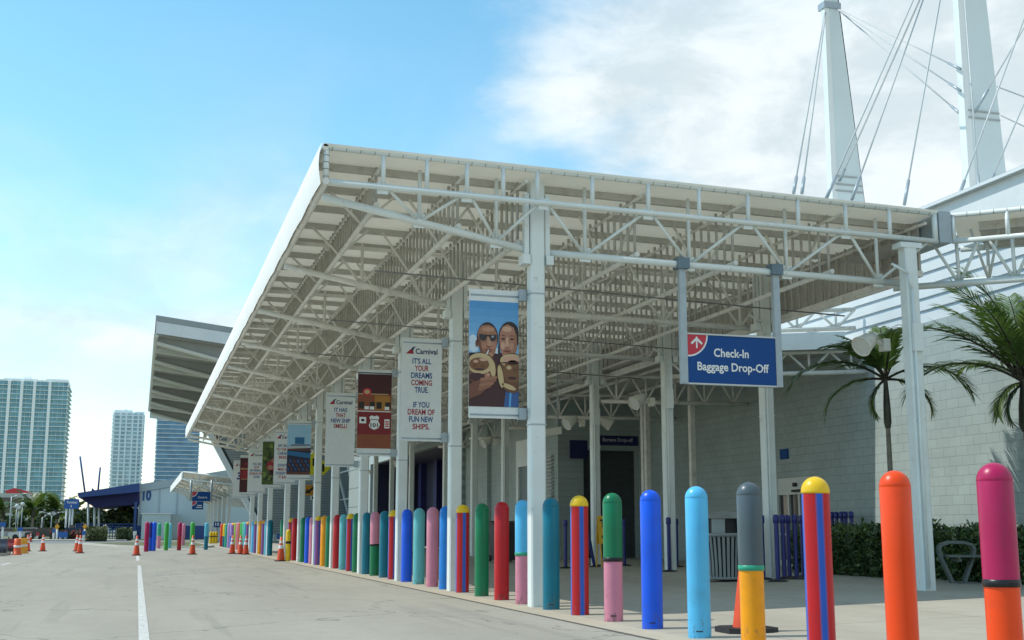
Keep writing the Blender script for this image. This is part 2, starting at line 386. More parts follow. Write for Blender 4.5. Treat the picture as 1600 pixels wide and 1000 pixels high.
# columns
for row, X in ((1, ROW1), (2, ROW2)):
    for i, y in enumerate(COLY):
        b = MB(); h = .112; z0 = 0 if row == 1 else .16
        y = y-.12 if row == 1 else y-.50
        b.cbox(X-h, X+h, y-h+.12, y+h+.12, z0, zt(X)-.12 if row == 1 or i else 5.69, .022)
        cc = b.build('column', WHITE, cnp)
        if row == 2 and i == 0: g = MB(); g.box(X-.2, X+.2, y+.0, y+.24, 5.60, 5.685)
        else: g = MB(); g.box(X-.24, X-.127, y-.02, y+.22, 5.0, 5.14); g.box(X+.127, X+.24, y-.02, y+.22, 5.0, 5.14)
        if not (row == 2 and i == 0): g.box(X-.20, X-.127, y+.04, y+.16, 5.14, 6.1); g.box(X+.127, X+.20, y+.04, y+.16, 5.14, 6.1)
        g.build('bracket', WHITE, cc)
        if i < 6:
            s = MB()
            for z in ((2.6, 4.55) if row == 1 else (3.3,)):
                s.box(X-.008, X+.008, y+h+.12, y+h+.13, 2.6 if row == 1 else 3.2, 4.57 if row == 1 else 3.4)
                s.box(X-h-.006, X+h+.006, y-h+.114, y+h+.126, z, z+.02)
            if row == 2:
                s.tube((X-.06, y-.04, .2), (X-.06, y-.04, 4.9), .022, 6); s.box(X-.09, X+.09, y-.06, y-.006, 3.9, 4.35)
                s.curve([(X-.06, y-.04, 4.9), (X-.12, y-.04, 5.15), (X-.4, y-.02, 5.3)], .022, 6)
            s.build('strap', WHITE if row == 2 else GALV, cc)
# thin conduits under the trusses
for y, z in ((19.2, 5.0), (24.0, 4.98), (28.7, 4.97)): MB().tube((3.5, y, z+.25), (12.2, y, z-.05), .014, 5).build('conduit', CLAMP, cnp)
# box gutter closing the right end
b = MB(); b.box(12.37, 12.60, 16.55, 18.4, 5.74, 6.27); b.build('end_gutter', GALV, cnp)
b = MB(); b.add([(11.55,16.6,5.70),(12.3,16.6,5.74),(12.3,18.3,5.74),(11.55,18.3,5.70)], [(0,3,2,1)]); b.box(11.6, 12.3, 16.66, 16.68, 5.70, 5.74); b.build('gutter_tray', PURL, cnp)

# ------------------------------------------------------------------ angled canopy to the right
D = Vector((.755, -.656, 0)); NRM = Vector((.656, .755, 0)); P0 = Vector((12.64, 16.60, 0))
ac = thing('angled_canopy', 'angled white truss canopy continuing off the right edge', 'canopy', (12.64, 16.6, 0))
LEN, DEP = 7.0, 2.1
def ap(t, n, z): q = P0+D*t+NRM*n; return (q.x, q.y, z)
b = MB(); b.prism([ap(0,0,6.21), ap(LEN,0,6.21), ap(LEN,DEP,6.21), ap(0,DEP,6.21)], (0,0,.05)); b.build('roof_membrane', SOFF, ac)
b = MB(); b.tube(ap(0,0,6.22), ap(LEN,0,6.22), .04, 10); b.tube(ap(0,0,5.78), ap(LEN,0,5.78), .042, 10); b.tube(ap(-1.0,.25,5.12), ap(LEN,.35,5.12), .055, 10)
b.tube(ap(0,DEP,6.1), ap(LEN,DEP,6.1), .06, 8); b.tube(ap(0,DEP,5.5), ap(LEN,DEP,5.5), .06, 8); b.build('edge_tube', WHITE, ac)
for t in (.03, .86, 1.7, 2.55, 3.4, 4.25, 5.1, 6.0): MB().tube(ap(t,0,5.78), ap(t,0,6.22), .036, 8).build('edge_post', WHITE, ac)
b = MB()
t = .25
while t < LEN: b.tube(ap(t,0,6.22), ap(t+.008,0,6.22), .042, 10); t += .205
b.build('lacing', CLAMP, ac)
b = MB()
for k in range(8):
    t = .05+k*.86
    b.tube(ap(t,.35,5.12), ap(t,.2,5.85), .03, 7); b.tube(ap(t,.35,5.12), ap(t-.36,.1,5.8), .026, 7); b.tube(ap(t,.35,5.12), ap(t+.36,.1,5.8), .026, 7)
    b.tube(ap(t+.43,1.1,5.3), ap(t+.2,.8,6.15), .025, 6); b.tube(ap(t+.43,1.1,5.3), ap(t+.66,.8,6.15), .025, 6); b.tube(ap(t+.43,1.1,5.3), ap(t+.43,1.5,6.15), .03, 6)
b.build('web', WHITE, ac)
for k in range(4): MB().bar(ap(.4, .55+k*.45, 6.12), ap(LEN, .55+k*.45, 6.12), .08, .15).build('purlin', PURL, ac)

# ------------------------------------------------------------------ terminal building wall (front face at X = 16.2)
XW = 16.2
def block_mat():
    m = bpy.data.materials.new('painted_block'); m.use_nodes = True; t = m.node_tree; p = t.nodes['Principled BSDF']; p.inputs['Roughness'].default_value = .6
    g = t.nodes.new('ShaderNodeNewGeometry'); s = t.nodes.new('ShaderNodeSeparateXYZ'); t.links.new(g.outputs['Position'], s.inputs[0])
    c = t.nodes.new('ShaderNodeCombineXYZ'); t.links.new(s.outputs[1], c.inputs[0]); t.links.new(s.outputs[2], c.inputs[1])
    br = t.nodes.new('ShaderNodeTexBrick'); t.links.new(c.outputs[0], br.inputs['Vector'])
    br.inputs['Scale'].default_value = 1; br.inputs['Brick Width'].default_value = .40; br.inputs['Row Height'].default_value = .20; br.inputs['Mortar Size'].default_value = .006; br.inputs['Mortar Smooth'].default_value = .3
    br.inputs['Color1'].default_value = (.345, .412, .398, 1); br.inputs['Color2'].default_value = (.325, .389, .376, 1); br.inputs['Mortar'].default_value = (.245, .285, .27, 1)
    n = t.nodes.new('ShaderNodeTexNoise'); n.inputs['Scale'].default_value = 1.3; n.inputs['Detail'].default_value = 8; t.links.new(g.outputs['Position'], n.inputs['Vector'])
    r = t.nodes.new('ShaderNodeMapRange'); r.inputs[1].default_value = .3; r.inputs[2].default_value = .7; r.inputs[3].default_value = .9; r.inputs[4].default_value = 1.06; t.links.new(n.outputs[0], r.inputs[0])
    x = t.nodes.new('ShaderNodeVectorMath'); x.operation = 'SCALE'; t.links.new(br.outputs[0], x.inputs[0]); t.links.new(r.outputs[0], x.inputs['Scale']); t.links.new(x.outputs[0], p.inputs['Base Color'])
    b = t.nodes.new('ShaderNodeBump'); b.inputs['Strength'].default_value = .6; b.inputs['Distance'].default_value = .012; b.invert = True; t.links.new(br.outputs['Fac'], b.inputs['Height']); t.links.new(b.outputs[0], p.inputs['Normal'])
    return m
BLOCK = block_mat()
CLAD = mat('white_metal_cladding', (.58, .63, .64), .45, .04, 1.5, dirt=(.5, .52, .5), dscale=2, dlo=.6, dhi=.9)
GROOVE = mat('blue_grey_groove', (.40, .50, .57), .5, .08, 2)
DARKG = mat('dark_glass', (.02, .025, .03), .12, .1, 2, spec=.6)
ALU = mat('door_aluminium', (.50, .53, .51), .4, .05, 5, metal=.3)
NAVY = mat('navy_paint_and_shade', (.006, .010, .085), .7, .15, 3)
SHUT = mat('grey_roller_shutter', (.055, .068, .072), .8, .1, 4)
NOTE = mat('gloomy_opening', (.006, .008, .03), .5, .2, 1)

tb = thing('terminal_building', 'white block terminal building with striped metal upper cladding behind the canopy', 'building', (XW, 22, .16))
YF, XB = 38.5, 13.3                                    # the wall steps towards the road past the shutter
yd0, yd1 = px(1283, 829, XW).y, px(1213, 829, XW).y
xs0, xs1 = 14.2, 16.1
yp0, yp1 = px(702, 829, XB).y, px(577, 829, XB).y
YE = px(566, 829, XB).y
ZW = 5.55
b = MB()
for y0, y1, z in [(8.0, yd0, .0), (yd0, yd1, 2.45), (yd1, YF, .0)]: b.box(XW, XW+.3, y0, y1, z, ZW)
for y0, y1, z in [(YF+.301, yp0, .0), (yp0, yp1, 5.0), (yp1, YE, .0)]: b.box(XB, XB+.3, y0, y1, z, ZW)
b.box(XB, xs0, YF, YF+.3, 0, ZW); b.box(xs1, XW+.299, YF+.001, YF+.3, 0, ZW); b.box(xs0, xs1, YF, YF+.3, 3.75, ZW)
b.box(XB+.3, 26, YE-.3, YE, 0, ZW)
b.box(XW+.31, XW+10, 7.9, 8.2, 0, 9)
b.build('wall', BLOCK, tb)
b = MB(); z = ZW+.003; k = 0
while z < 7.15:
    b.box(XW+.02, XW+.3, 8, 120, z, z+.20, 0); b.box(XW+.07, XW+.3, 8, 120, z+.20, z+.275, 1); z += .275
b.box(XW+.0, XW+.3, 8, 120, z, 8.05, 0)
b.build('cladding', [CLAD, GROOVE], tb)
b = MB(); b.add([(XW-.15,8,8.053),(XW-.15,120,8.053),(XW+12,120,8.9),(XW+12,8,8.9)], [(0,3,2,1)]); b.box(XW-.15, XW-.003, 8, 120, 7.98, 8.05)
b.build('roof', CLAD, tb)
# sliding entrance
dr = MB(); dr.box(XW+.12, XW+.16, yd0+.02, yd1-.02, .17, 2.43)
drp = dr.build('entrance_door', DARKG, tb)
f = MB(); n = 4
for i in range(n+1):
    y = yd0+.04+(yd1-yd0-.08)*i/n; f.box(XW+.06, XW+.118, y-.04, y+.04, .17, 2.0)
f.box(XW+.05, XW+.118, yd0, yd1, 2.003, 2.447); f.box(XW+.055, XW+.118, yd0, yd1, .165, .32); f.box(XW+.055, XW+.118, yd0, yd1, .95, 1.02)
f.build('door_frame', ALU, drp)
f = MB(); f.box(XW-.03, XW+.049, (yd0+yd1)/2-.28, (yd0+yd1)/2+.22, 2.06, 2.12); f.box(XW+.0, XW+.049, (yd0+yd1)/2+.05, (yd0+yd1)/2+.2, 2.2, 2.3); f.build('door_sensor', BLACK, drp)
# shutter in the wall that faces the road's near end
b = MB(); z = .17
while z < 3.74: b.prism([(xs0, YF+.2, z), (xs0, YF+.19, z+.035), (xs0, YF+.2, z+.07), (xs0, YF+.23, z+.035)], (xs1-xs0, 0, 0)); z += .075
b.box(xs0, xs1, YF+.24, YF+.26, .17, 3.75); b.build('roller_shutter', SHUT, tb)
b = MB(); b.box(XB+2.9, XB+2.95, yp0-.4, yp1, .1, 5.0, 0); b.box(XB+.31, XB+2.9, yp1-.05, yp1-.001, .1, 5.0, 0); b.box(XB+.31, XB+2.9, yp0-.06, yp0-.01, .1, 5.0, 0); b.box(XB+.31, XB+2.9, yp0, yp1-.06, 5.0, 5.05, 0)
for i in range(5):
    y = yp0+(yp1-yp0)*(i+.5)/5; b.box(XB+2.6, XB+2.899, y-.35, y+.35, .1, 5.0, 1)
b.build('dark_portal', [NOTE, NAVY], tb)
# grey service door + vent louvre on the stepped-out wall
y0, y1 = px(830, 829, XB).y, px(815, 829, XB).y
b = MB(); b.box(XB-.04, XB-.003, y0, y1, .17, 3.3); sd = b.build('service_door', mat('service_door_grey', (.16, .20, .22), .5), tb)
b = MB(); b.box(XB-.12, XB-.003, y0-.25, y0-.02, .17, 4.3); b.box(XB-.12, XB-.003, y1+.02, y1+.3, .17, 4.3); b.box(XB-.12, XB-.003, y0-.02, y1+.02, 3.35, 4.3); b.build('door_frame', WHITE, sd)
b = MB(); z = 1.0
while z < 3.6: b.box(XB-.10, XB-.003, 38.9, 39.5, z, z+.06); z += .12
b.build('louvre', mat('louvre_grey', (.4, .42, .4), .5), tb)
for q in (765, 725):
    y0 = px(q, 829, XB).y
    MB().box(XB-.16, XB-.003, y0-.18, y0+.18, .17, 5.2).build('pilaster', BLOCK, tb)

# ------------------------------------------------------------------ link canopy between columns and wall
lc = thing('link_canopy', 'low shaded link canopy with white fascia between the back columns and the wall', 'canopy', (13.5, 26, .16))
A = py(1200, 535, 26.6); B_ = Vector((XW-.02, 24.0, 0))
fa = Vector((11.95, 26.7, 0)); fb = Vector((XW-.02, 24.35, 0))
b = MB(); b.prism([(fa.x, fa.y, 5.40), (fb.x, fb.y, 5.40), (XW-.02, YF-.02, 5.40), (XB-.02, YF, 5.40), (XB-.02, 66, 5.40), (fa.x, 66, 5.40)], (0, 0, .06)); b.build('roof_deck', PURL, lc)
dv = (fb-fa).normalized(); nv = Vector((dv.y, -dv.x, 0))
if nv.y > 0: nv = -nv
b = MB(); q0 = fa+nv*.05; q1 = fa+dv*4.22+nv*.05
b.prism([(q0.x,q0.y,5.27), (q1.x,q1.y,5.27), (q1.x,q1.y,5.67), (q0.x,q0.y,5.67)], tuple(-nv*.06)); b.build('fascia', WHITE, lc)
def linkframe(p, q, zl, zh, m=TRUSS, n=5):
    b = MB(); p = Vector(p); q = Vector(q)
    P = lambda t, z: (p.x+(q.x-p.x)*t, p.y+(q.y-p.y)*t, z)
    b.tube(P(0, zl), P(1, zl), .055, 8); b.tube(P(0, zh), P(1, zh), .05, 8)
    for i in range(n):
        t = (i+.5)/n; b.tube(P(t, zl), P(t-.5/n, zh), .03, 6); b.tube(P(t, zl), P(t+.5/n, zh), .03, 6); b.tube(P(t, zl), P(t, zh), .03, 6)
    b.build('cross_frame', m, lc)
linkframe(fa-nv*.3, fa+dv*4.5-nv*.3, 5.80, 6.25); linkframe(fa-nv*.25, fb-nv*.25, 4.75, 5.25)
for y, xe in ((30.9, XW-.1), (35.7, XW-.1), (40.2, XB-.1), (45, XB-.1), (50, XB-.1)): linkframe((11.95, y, 0), (xe, y-.5, 0), 4.55, 5.25, TRUSS, 5 if xe > 14 else 2)
for X, ye in ((13.0, 60), (14.6, YF-.1)): MB().tube((X, 26.3, 5.3), (X, ye, 5.3), .05, 8).build('longitudinal_beam', TRUSS, lc)
for pxx in (1085, 1014): 
    y = px(pxx, 829, 14.7).y; MB().cbox(14.62, 14.78, y-.08, y+.08, .165, 5.1, .015).build('column', TRUSS, lc)
for y in (34.5,): MB().cbox(14.62, 14.78, y-.08, y+.08, .165, 5.1, .015).build('column', TRUSS, lc)

# ------------------------------------------------------------------ text and flat art
def text_mesh(txt, bold=.012):
    cu = bpy.data.curves.new('text', 'FONT'); cu.body = txt; cu.offset = bold; cu.resolution_u = 3
    o = bpy.data.objects.new('text', cu); col.objects.link(o)
    dg = bpy.context.evaluated_depsgraph_get(); me = bpy.data.meshes.new_from_object(o.evaluated_get(dg))
    vs = [v.co.copy() for v in me.vertices]; fs = [list(p.vertices) for p in me.polygons]
    bpy.data.objects.remove(o); bpy.data.curves.remove(cu); bpy.data.meshes.remove(me)
    x0 = min(v.x for v in vs); x1 = max(v.x for v in vs); y0 = min(v.y for v in vs); y1 = max(v.y for v in vs)
    return [((v.x-x0)/(x1-x0), (v.y-y0)/(y1-y0)) for v in vs], fs
class Art:
    """flat artwork on a board; u to the right, v up, seen from the front"""
    def __init__(s, o, U, V): s.o = Vector(o); s.U = Vector(U).normalized(); s.V = Vector(V).normalized(); s.n = s.U.cross(s.V); s.b = MB(); s.mats = []
    def mi(s, m):
        if m not in s.mats: s.mats.append(m)
        return s.mats.index(m)
    def P(s, u, v, l): return s.o+s.U*u+s.V*v+s.n*(.002*l)
    def poly(s, pts, m, l=1): s.b.add([s.P(u, v, l) for u, v in pts], [list(range(len(pts)))], s.mi(m)); return s
    def rect(s, u0, v0, u1, v1, m, l=1): return s.poly([(u0,v0),(u1,v0),(u1,v1),(u0,v1)], m, l)
    def ell(s, cu, cv, ru, rv, m, l=1, t=0, n=24, a0=0, a1=360):
        pts = []
        for i in range(n+(0 if a1-a0 == 360 else 1)):
            a = R(a0+(a1-a0)*i/n); x = ru*math.cos(a); y = rv*math.sin(a); pts.append((cu+x*math.cos(t)-y*math.sin(t), cv+x*math.sin(t)+y*math.cos(t)))
        if a1-a0 != 360: pts.append((cu, cv))
        return s.poly(pts, m, l)
    def text(s, t, cu, v, wd, ht, m, l=2, bold=.012):
        vs, fs = text_mesh(t, bold); s.b.add([s.P(cu+(x-.5)*wd, v+y*ht, l) for x, y in vs], fs, s.mi(m)); return s
    def board(s, x0, x1, y0, y1, z0, z1, m): s.b.box(x0, x1, y0, y1, z0, z1, s.mi(m)); return s
    def build(s, name, parent): return s.b.build(name, s.mats, parent)
def flat(name, c, rough=.55, var=.04): return mat(name, c, rough, var, 8)
BANW = flat('banner_vinyl', (.66, .69, .67)); TBLUE = flat('print_blue', (.012, .065, .22)); TRED = flat('print_red', (.33, .012, .03)); TNAVY = flat('print_navy', (.01, .02, .10))
PWHITE = flat('print_white', (.75, .76, .74)); SIGNB = flat('sign_blue', (.002, .058, .23), .8); SIGNR = flat('sign_red', (.50, .02, .045), .4)

def banner(i, label, draw, w_=.76):
    y = COLY[i]; x1 = ROW1-.24; x0 = x1-w_; z0, z1 = 2.70, 4.62
    t = thing('pole_banner', label, 'banner', (ROW1-.13, y+.12, 2.7), 'banners hung on the front columns')
    for z in (z0+.02, z1-.12):
        b = MB(); b.tube((x0+.02, y+.12, z+.03), (ROW1-.13, y+.12, z+.03), .016, 6); b.box(ROW1-.24, ROW1-.128, y+.06, y+.18, z-.03, z+.14); b.build('bracket', GALV, t)
    a = Art((x0, y+.115, z0), (1,0,0), (0,0,1)); a.board(x0, x1, y+.115, y+.125, z0, z1, BANW); draw(a, w_, z1-z0); a.build('panel', t)
def logo(a, W, v):
    a.poly([(W*.10, v), (W*.30, v), (W*.26, v+.10), (W*.20, v+.075)], TRED, 1)
    a.poly([(W*.22, v+.08), (W*.27, v+.13), (W*.36, v+.135), (W*.30, v+.105), (W*.28, v+.05)], TNAVY, 2)
    a.text('Carnival', W*.615, v, W*.55, .105, TNAVY, 2, .02)
def lines(ls):
    def d(a, W, H):
        logo(a, W, H-.30)
        for (t, v, c, wd) in ls: a.text(t, W*.5, v, W*wd, .108, c, 1, .026)
    return d
SKYB = flat('photo_sky', (.08, .33, .62)); SKYL = flat('photo_pale_sky', (.30, .52, .68)); SKIN = flat('photo_skin', (.30, .13, .075)); SKIN2 = flat('photo_pale_skin', (.36, .18, .12)); HAIR = flat('photo_hair', (.02, .013, .012))
COCO = flat('photo_coconut', (.13, .055, .02)); COCL = flat('photo_cut_coconut', (.50, .37, .19)); DKBR = flat('photo_dark_maroon', (.045, .012, .014)); SHIRT = flat('photo_blue_shirt', (.03, .09, .25)); LENS = flat('photo_lens', (.012, .010, .014), .3)
LIP = flat('photo_lip', (.22, .06, .05)); COCM = flat('photo_coconut_mid', (.17, .075, .028)); SHADE = flat('photo_skin_deep', (.17, .065, .04))
def art_couple(a, W, H):
    v0, v1 = .17, H-.18
    for k in range(7): a.rect(0, .95+k*(v1-.95)/7, W, .95+(k+1)*(v1-.95)/7+.001, flat('photo_sky_%d' % k, (.20-.022*k, .44-.028*k, .66-.02*k)), 1)
    a.rect(0, v0, W, .96, DKBR, 1)
    PS = flat('photo_cloud', (.50, .60, .68))
    for u, v, r in ((.03, 1.16, .10), (.10, 1.12, .08), (.02, 1.05, .12), (.13, 1.04, .07), (.56, 1.0, .06)): a.ell(max(u*W, r*.6), v, r*.6, r*.7, PS, 2+u)
    def cl(P): return [(min(max(u, 0), W), v) for u, v in P]
    def E(cu, cv, ru, rv, t=0, n=26): return cl([(W*cu+W*(ru*math.cos(2*math.pi*i/n)*math.cos(t)-rv*1.0/W*math.sin(2*math.pi*i/n)*math.sin(t)), cv+ru*W*math.cos(2*math.pi*i/n)*math.sin(t)+rv*math.sin(2*math.pi*i/n)*math.cos(t)) for i in range(n)])
    F1 = flat('photo_face_tan', (.30, .135, .075)); F2 = flat('photo_face_light', (.42, .215, .135)); F3 = flat('photo_face_shade', (.15, .055, .032)); F4 = flat('photo_face_rose', (.37, .165, .105)); F5 = flat('photo_face_high', (.52, .30, .20))
    a.poly([(0, v0), (W*.74, v0), (W*.72, .5), (W*.66, .98), (W*.48, .92), (W*.2, .86), (0, .78)], DKBR, 3)
    a.poly([(W*.70, v0), (W, v0), (W, .42), (W*.74, .42)], SHIRT, 4); a.poly([(W*.80, v0), (W*.84, v0), (W*.86, .4), (W*.82, .4)], SKYB, 5)
    # left person: dark cropped hair, sunglasses, straw
    a.poly(E(.37, 1.19, .215, .235), HAIR, 4); a.poly(E(.155, 1.10, .03, .055), F3, 4)
    a.poly(cl([(W*.17, 1.22), (W*.19, 1.32), (W*.27, 1.375), (W*.40, 1.385), (W*.50, 1.35), (W*.555, 1.26), (W*.56, 1.10), (W*.52, .96), (W*.44, .875), (W*.34, .875), (W*.24, .95), (W*.18, 1.08)]), F1, 5)
    a.poly(cl([(W*.17, 1.20), (W*.22, 1.20), (W*.25, 1.02), (W*.34, .90), (W*.40, .875), (W*.34, .872), (W*.24, .95), (W*.18, 1.08)]), F3, 6)
    a.poly(E(.38, 1.315, .12, .035), F2, 6); a.poly(E(.47, 1.08, .07, .06), F4, 6); a.poly(E(.30, 1.07, .05, .05), F4, 6); a.poly(E(.41, .935, .06, .035), F2, 6)
    a.poly(cl([(W*.36, 1.20), (W*.41, 1.20), (W*.455, 1.085), (W*.41, 1.06), (W*.355, 1.075)]), F2, 7); a.poly(cl([(W*.355, 1.075), (W*.41, 1.06), (W*.455, 1.085), (W*.42, 1.05), (W*.37, 1.05)]), F3, 8)
    a.poly(cl([(W*.195, 1.245), (W*.345, 1.235), (W*.355, 1.19), (W*.31, 1.14), (W*.235, 1.15), (W*.20, 1.20)]), LENS, 8); a.poly(cl([(W*.40, 1.235), (W*.545, 1.24), (W*.545, 1.18), (W*.50, 1.14), (W*.43, 1.145), (W*.405, 1.19)]), LENS, 8)
    a.poly(cl([(W*.33, 1.232), (W*.42, 1.232), (W*.42, 1.215), (W*.33, 1.215)]), LENS, 8); a.poly(cl([(W*.44, 1.22), (W*.50, 1.225), (W*.49, 1.20), (W*.45, 1.19)]), flat('photo_lens_glint', (.25, .28, .30)), 9)
    a.poly(E(.385, 1.005, .075, .016), LIP, 8); a.poly(E(.38, .985, .05, .010), F3, 9); a.poly(cl([(W*.33, .93), (W*.35, .93), (W*.395, 1.0), (W*.38, 1.01)]), PWHITE, 10)
    # right person: hair drawn back
    a.poly(E(.81, 1.225, .215, .225, -.06), HAIR, 4); a.poly(cl([(W*.60, 1.20), (W*.63, .95), (W*.70, .82), (W*.66, .84), (W*.58, .98)]), HAIR, 4)
    a.poly(cl([(W*.61, 1.16), (W*.62, 1.28), (W*.68, 1.37), (W*.78, 1.405), (W*.90, 1.36), (W*.96, 1.24), (W*.97, 1.05), (W*.92, .93), (W*.83, .86), (W*.74, .87), (W*.67, .94), (W*.625, 1.04)]), F4, 5)
    a.poly(cl([(W*.92, 1.33), (W*.96, 1.24), (W*.97, 1.05), (W*.92, .93), (W*.86, .88), (W*.90, 1.0), (W*.92, 1.15)]), F1, 6)
    a.poly(E(.76, 1.33, .10, .04), F5, 6); a.poly(E(.68, 1.08, .045, .055), F5, 6); a.poly(E(.85, 1.08, .055, .05), F2, 6); a.poly(E(.77, .915, .05, .03), F5, 6)
    a.poly(cl([(W*.745, 1.21), (W*.785, 1.21), (W*.80, 1.08), (W*.765, 1.06), (W*.725, 1.075)]), F5, 7); a.poly(cl([(W*.725, 1.075), (W*.765, 1.06), (W*.80, 1.08), (W*.77, 1.045)]), F3, 8)
    for cu in (.685, .865): a.poly(E(cu, 1.185, .045, .016), F3, 7); a.poly(E(cu, 1.183, .028, .010), HAIR, 8); a.poly(cl([(W*(cu-.06), 1.225), (W*cu, 1.245), (W*(cu+.06), 1.222), (W*cu, 1.232)]), HAIR, 8)
    a.poly(E(.77, 1.0, .075, .018), LIP, 7); a.poly(E(.77, 1.003, .05, .006), F3, 8)
    # opened coconuts held up in front
    a.poly(E(.24, .72, .31, .255), COCO, 9); a.poly(E(.22, .80, .27, .155), COCL, 10); a.poly(E(.20, .79, .20, .10), COCM, 11); a.poly(E(.13, .83, .05, .022), F5, 12); a.poly(E(.28, .86, .08, .025), F5, 12)
    a.poly(E(.11, .77, .05, .022), COCO, 12); a.poly(E(.27, .765, .05, .022), COCO, 12); a.poly(E(.20, .715, .10, .014), DKBR, 12); a.poly(E(.47, .73, .055, .13, .1), COCL, 11); a.poly(E(.16, .60, .16, .06), DKBR, 12)
    a.poly(E(.87, .68, .29, .30), COCO, 9); a.poly(E(.86, .86, .24, .10), COCL, 10); a.poly(E(.87, .87, .20, .065), F5, 11); a.poly(E(.88, .70, .20, .17), COCM, 11); a.poly(E(.63, .62, .055, .17, .15), COCL, 11); a.poly(E(.80, .47, .15, .035, -.35), COCL, 11)
    a.poly(E(.80, .755, .05, .03), COCL, 12); a.poly(E(.93, .72, .05, .035), COCO, 12); a.poly(E(.86, .60, .09, .022), DKBR, 12); a.poly(E(.86, .83, .26, .012, .05), DKBR, 12)
    # hand: palm with four fingers and a thumb under the left coconut
    a.poly(cl([(0, .27), (W*.22, .34), (W*.36, .44), (W*.38, .56), (W*.22, .57), (0, .49)]), F3, 13)
    for k, (u0, u1, v) in enumerate(((.22, .57, .56), (.22, .55, .515), (.20, .50, .47), (.18, .44, .425))): a.poly(cl([(W*u0, v-.035), (W*(u1-.03), v+.02), (W*u1, v+.045), (W*(u1-.03), v+.065), (W*u0, v+.025)]), F1 if k % 2 == 0 else flat('photo_finger', (.24, .10, .055)), 14+k*.2)
    a.poly(E(.36, .625, .06, .035, .5), F4, 15); a.poly(E(.375, .64, .025, .018, .5), F5, 16)
def art_diner(a, W, H):
    D1 = flat('diner_ceiling', (.055, .008, .012)); D2 = flat('diner_red', (.20, .012, .018)); D3 = flat('diner_counter', (.24, .065, .025)); OR = flat('diner_amber', (.38, .17, .03)); BK = flat('diner_black', (.02, .015, .013))
    a.rect(0, .17, W, H-.06, D2); a.rect(0, 1.38, W, H-.06, D1, 2); a.rect(0, .17, W, .48, D3, 2); a.rect(0, 1.0, W, 1.36, D3, 2); a.rect(W*.5, 1.02, W*.95, 1.34, OR, 3)
    for u in (.10, .42, .62, .88): a.rect(W*u-.05, 1.05, W*u+.07, 1.2, BK, 4)
    for u in (.2, .36, .8): a.rect(W*u, 1.03, W*u+.1, 1.10, PWHITE, 5)
    a.rect(0, .98, W, 1.0, PWHITE, 4); a.rect(0, 1.365, W*.9, 1.385, COCL, 4); a.ell(W*.27, 1.42, W*.13, .09, SIGNR, 5); a.ell(W*.27, 1.42, W*.08, .05, COCL, 6)
    s = [(.37,.72),(.39,.79),(.35,.86),(.42,.90),(.5,.88),(.58,.90),(.65,.86),(.61,.79),(.67,.70),(.62,.62),(.5,.58),(.38,.62),(.34,.68)]
    a.poly([(W*u, v) for u, v in s], PWHITE, 5); a.text('101', W*.5, .64, W*.22, .09, BK, 6, .03); a.rect(W*.40, .80, W*.6, .815, BK, 6)
    a.rect(W*.06, .72, W*.26, .86, PWHITE, 5); a.ell(W*.16, .79, W*.05, .03, BK, 6); a.rect(W*.8, .62, W*.95, .82, PWHITE, 5)
    for v in (.65, .70, .75): a.rect(W*.82, v, W*.93, v+.03, SIGNR, 6)
def art_deck(a, W, H):
    BL = flat('deck_pool_blue', (.02, .14, .30)); NV = flat('deck_lounger_navy', (.012, .02, .05)); BR = flat('deck_brown', (.12, .04, .025)); GR = flat('deck_grey', (.45, .47, .46))
    a.rect(0, .17, W, H-.13, SKYL); a.rect(0, .17, W, 1.05, NV, 2); a.poly([(W*.0, 1.0), (W, 1.04), (W, 1.09), (0, 1.07)], GR, 3); a.poly([(W*.1, 1.1), (W, 1.12), (W, 1.15), (W*.2, 1.14)], BR, 3)
    a.rect(W*.32, 1.16, W*.72, 1.38, BL, 3); a.poly([(0, .80), (W, .70), (W, .86), (0, .94)], BL, 3); a.rect(0, .17, W, .26, BR, 3); a.rect(0, .95, W, 1.0, BR, 3)
    for r_ in range(3):
        for k in range(6): u = .03+k*.16+r_*.05; a.poly([(W*u, .30+r_*.13), (W*(u+.09), .30+r_*.13), (W*min(1, u+.04), .39+r_*.13), (W*(u-.03 if u > .05 else u), .39+r_*.13)], BR if (k+r_) % 2 else SHIRT, 4)
def art_jungle(a, W, H):
    G1 = flat('jungle_green', (.06, .10, .02)); G2 = flat('jungle_leaf', (.16, .22, .05)); RD = flat('jungle_red', (.30, .02, .03))
    a.rect(0, .14, W, H-.11, G1); rn = random.Random(4)
    for k in range(34): a.ell(W*(.08+.84*rn.random()), .22+1.5*rn.random(), .045+.03*rn.random(), .05+.05*rn.random(), G2 if rn.random() < .6 else BK2, 2+k*.1, rn.random()*3)
    a.ell(W*.5, .86, W*.28, .22, RD, 8); a.ell(W*.42, .80, W*.14, .09, SKIN2, 9); a.ell(W*.55, 1.12, W*.15, .10, HAIR, 9); a.ell(W*.55, 1.08, W*.11, .09, SKIN, 10); a.poly([(W*.5, .8), (W*.95, .9), (W*.95, .94), (W*.5, .86)], SKIN, 10)
    a.poly([(W*.35, .5), (W*.75, .5), (W*.72, .7), (W*.38, .7)], DKBR, 8); a.ell(W*.66, .42, W*.09, .12, PWHITE, 9)
BK2 = flat('jungle_dark', (.02, .035, .012))
